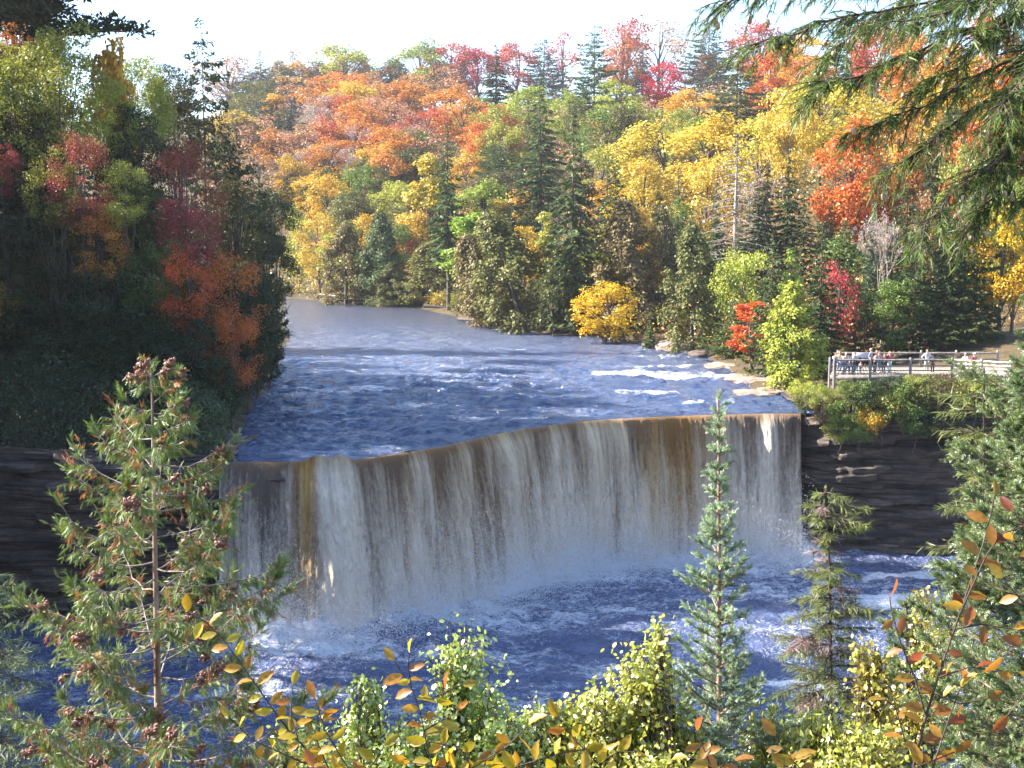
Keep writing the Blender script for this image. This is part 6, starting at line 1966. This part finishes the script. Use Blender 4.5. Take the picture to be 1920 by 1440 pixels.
sprig([([(1510, 1510), (1490, 1430), (1470, 1405), (1455, 1380)], 5.0, 0.0022), ([(1480, 1420), (1500, 1440), (1510, 1460)], 5.0, 0.002), ([(1490, 1440), (1470, 1440), (1455, 1450)], 5.0, 0.002)], "three coloured beech leaves in front of the yellow narrow leaved shrub", M_BEER, 87, 0.09)
sprig([([(1700, 1520), (1712, 1440), (1735, 1345), (1765, 1250), (1800, 1150), (1830, 1060), (1850, 1000), (1865, 930)], 5.0, 0.0060),
       ([(1735, 1340), (1715, 1270), (1690, 1210), (1672, 1150), (1668, 1120)], 5.0, 0.0030), ([(1800, 1150), (1850, 1040), (1880, 1000), (1925, 985)], 4.9, 0.0026),
       ([(1790, 1180), (1840, 1170), (1900, 1180)], 4.9, 0.0024), ([(1760, 1270), (1820, 1250), (1870, 1260)], 4.9, 0.0024), ([(1750, 1300), (1800, 1320), (1850, 1310)], 4.9, 0.0022),
       ([(1745, 1450), (1775, 1360), (1800, 1290)], 4.9, 0.0024), ([(1700, 1400), (1680, 1330), (1660, 1310)], 5.0, 0.0022), ([(1712, 1440), (1740, 1430), (1790, 1410)], 4.9, 0.002)],
      "copper and gold beech stem slanting up the bottom right", M_BEER, 88, 0.082, 0.060)
sprig([([(2010, 1300), (1960, 1200), (1920, 1130), (1880, 1085)], 4.8, 0.0028), ([(1960, 1200), (1910, 1210), (1880, 1230)], 4.8, 0.002), ([(1990, 1100), (1940, 1010), (1900, 960)], 4.8, 0.002), ([(2000, 1260), (1930, 1290), (1890, 1340)], 4.8, 0.002)],
      "copper beech leaves entering from the right edge", M_BEER, 89, 0.082, 0.066)

# ---------------------------------------------------------------- air
def box(x0, x1, y0, y1, z0, z1):
    mb = MB()
    V = [(x, y, z) for x in (x0, x1) for y in (y0, y1) for z in (z0, z1)]
    mb.add(V, [(0, 1, 3, 2), (4, 6, 7, 5), (0, 4, 5, 1), (2, 3, 7, 6), (0, 2, 6, 4), (1, 5, 7, 3)])
    return mb
k = NT("haze_air")
k.t.nodes.remove(k.b)
v = k.n("ShaderNodeVolumePrincipled")
v.inputs["Color"].default_value = (0.93, 0.95, 1.0, 1)
v.inputs["Density"].default_value = 0.00010
v.inputs["Anisotropy"].default_value = 0.2
k.l(v.outputs[0], k.o.inputs["Volume"])
tag(box(-705, 705, -125, 1305, -17, 160).obj("haze", k.m), kind="stuff")

# spray standing at the foot of the falls: a cloud of droplets
rs = np.random.RandomState(404)
n = 230000
ii = rs.randint(0, ns, n)
hh = np.minimum(rs.exponential(1.15, n) * (0.55 + 0.9 * fbm(S[ii] / 3.5, S[ii] * 0, 405, 3)), 6.5)
oo = 1.2 + rs.normal(0, 0.55, n) * (1 + hh * 0.25) + vel[ii] * 1.5 + rs.exponential(1.5, n) * np.exp(-hh / 1.4)
P = np.column_stack([lx[ii] + nx[ii] * oo + rs.normal(0, 0.3, n), ly[ii] + ny[ii] * oo + rs.normal(0, 0.3, n), POOL + 0.1 + 1.2 * np.clip((8 - lx[ii]) / 22, 0, 1) * np.exp(-np.maximum(oo - 2.6, 0) / 6) + hh])
keep_ = rs.uniform(0, 1, n) < (np.clip((lip_px[ii] - 430) / 60, 0.25, 1) * (0.35 + 0.9 * fbm(P[:, 0] / 2.5, P[:, 2] / 1.5, 406, 3)))
P = P[keep_]
n = len(P)
X, Y, Z = frames(rs.normal(size=(n, 3)), rs)
mb = MB()
stamp(mb, np.array([(-0.5, -0.5, 0), (0.5, -0.5, 0), (0.5, 0.5, 0), (-0.5, 0.5, 0)]), [(0, 1, 2, 3)], P, X, Y, Z, rs.uniform(0.015, 0.05, n), (0.5, 0.5))
tag(mb.obj("mist", leaf_material("spray_droplets", (0.90, 0.91, 0.93), (0.90, 0.91, 0.93), 0.5, 0.0, 0.95, 1.05)), kind="stuff")
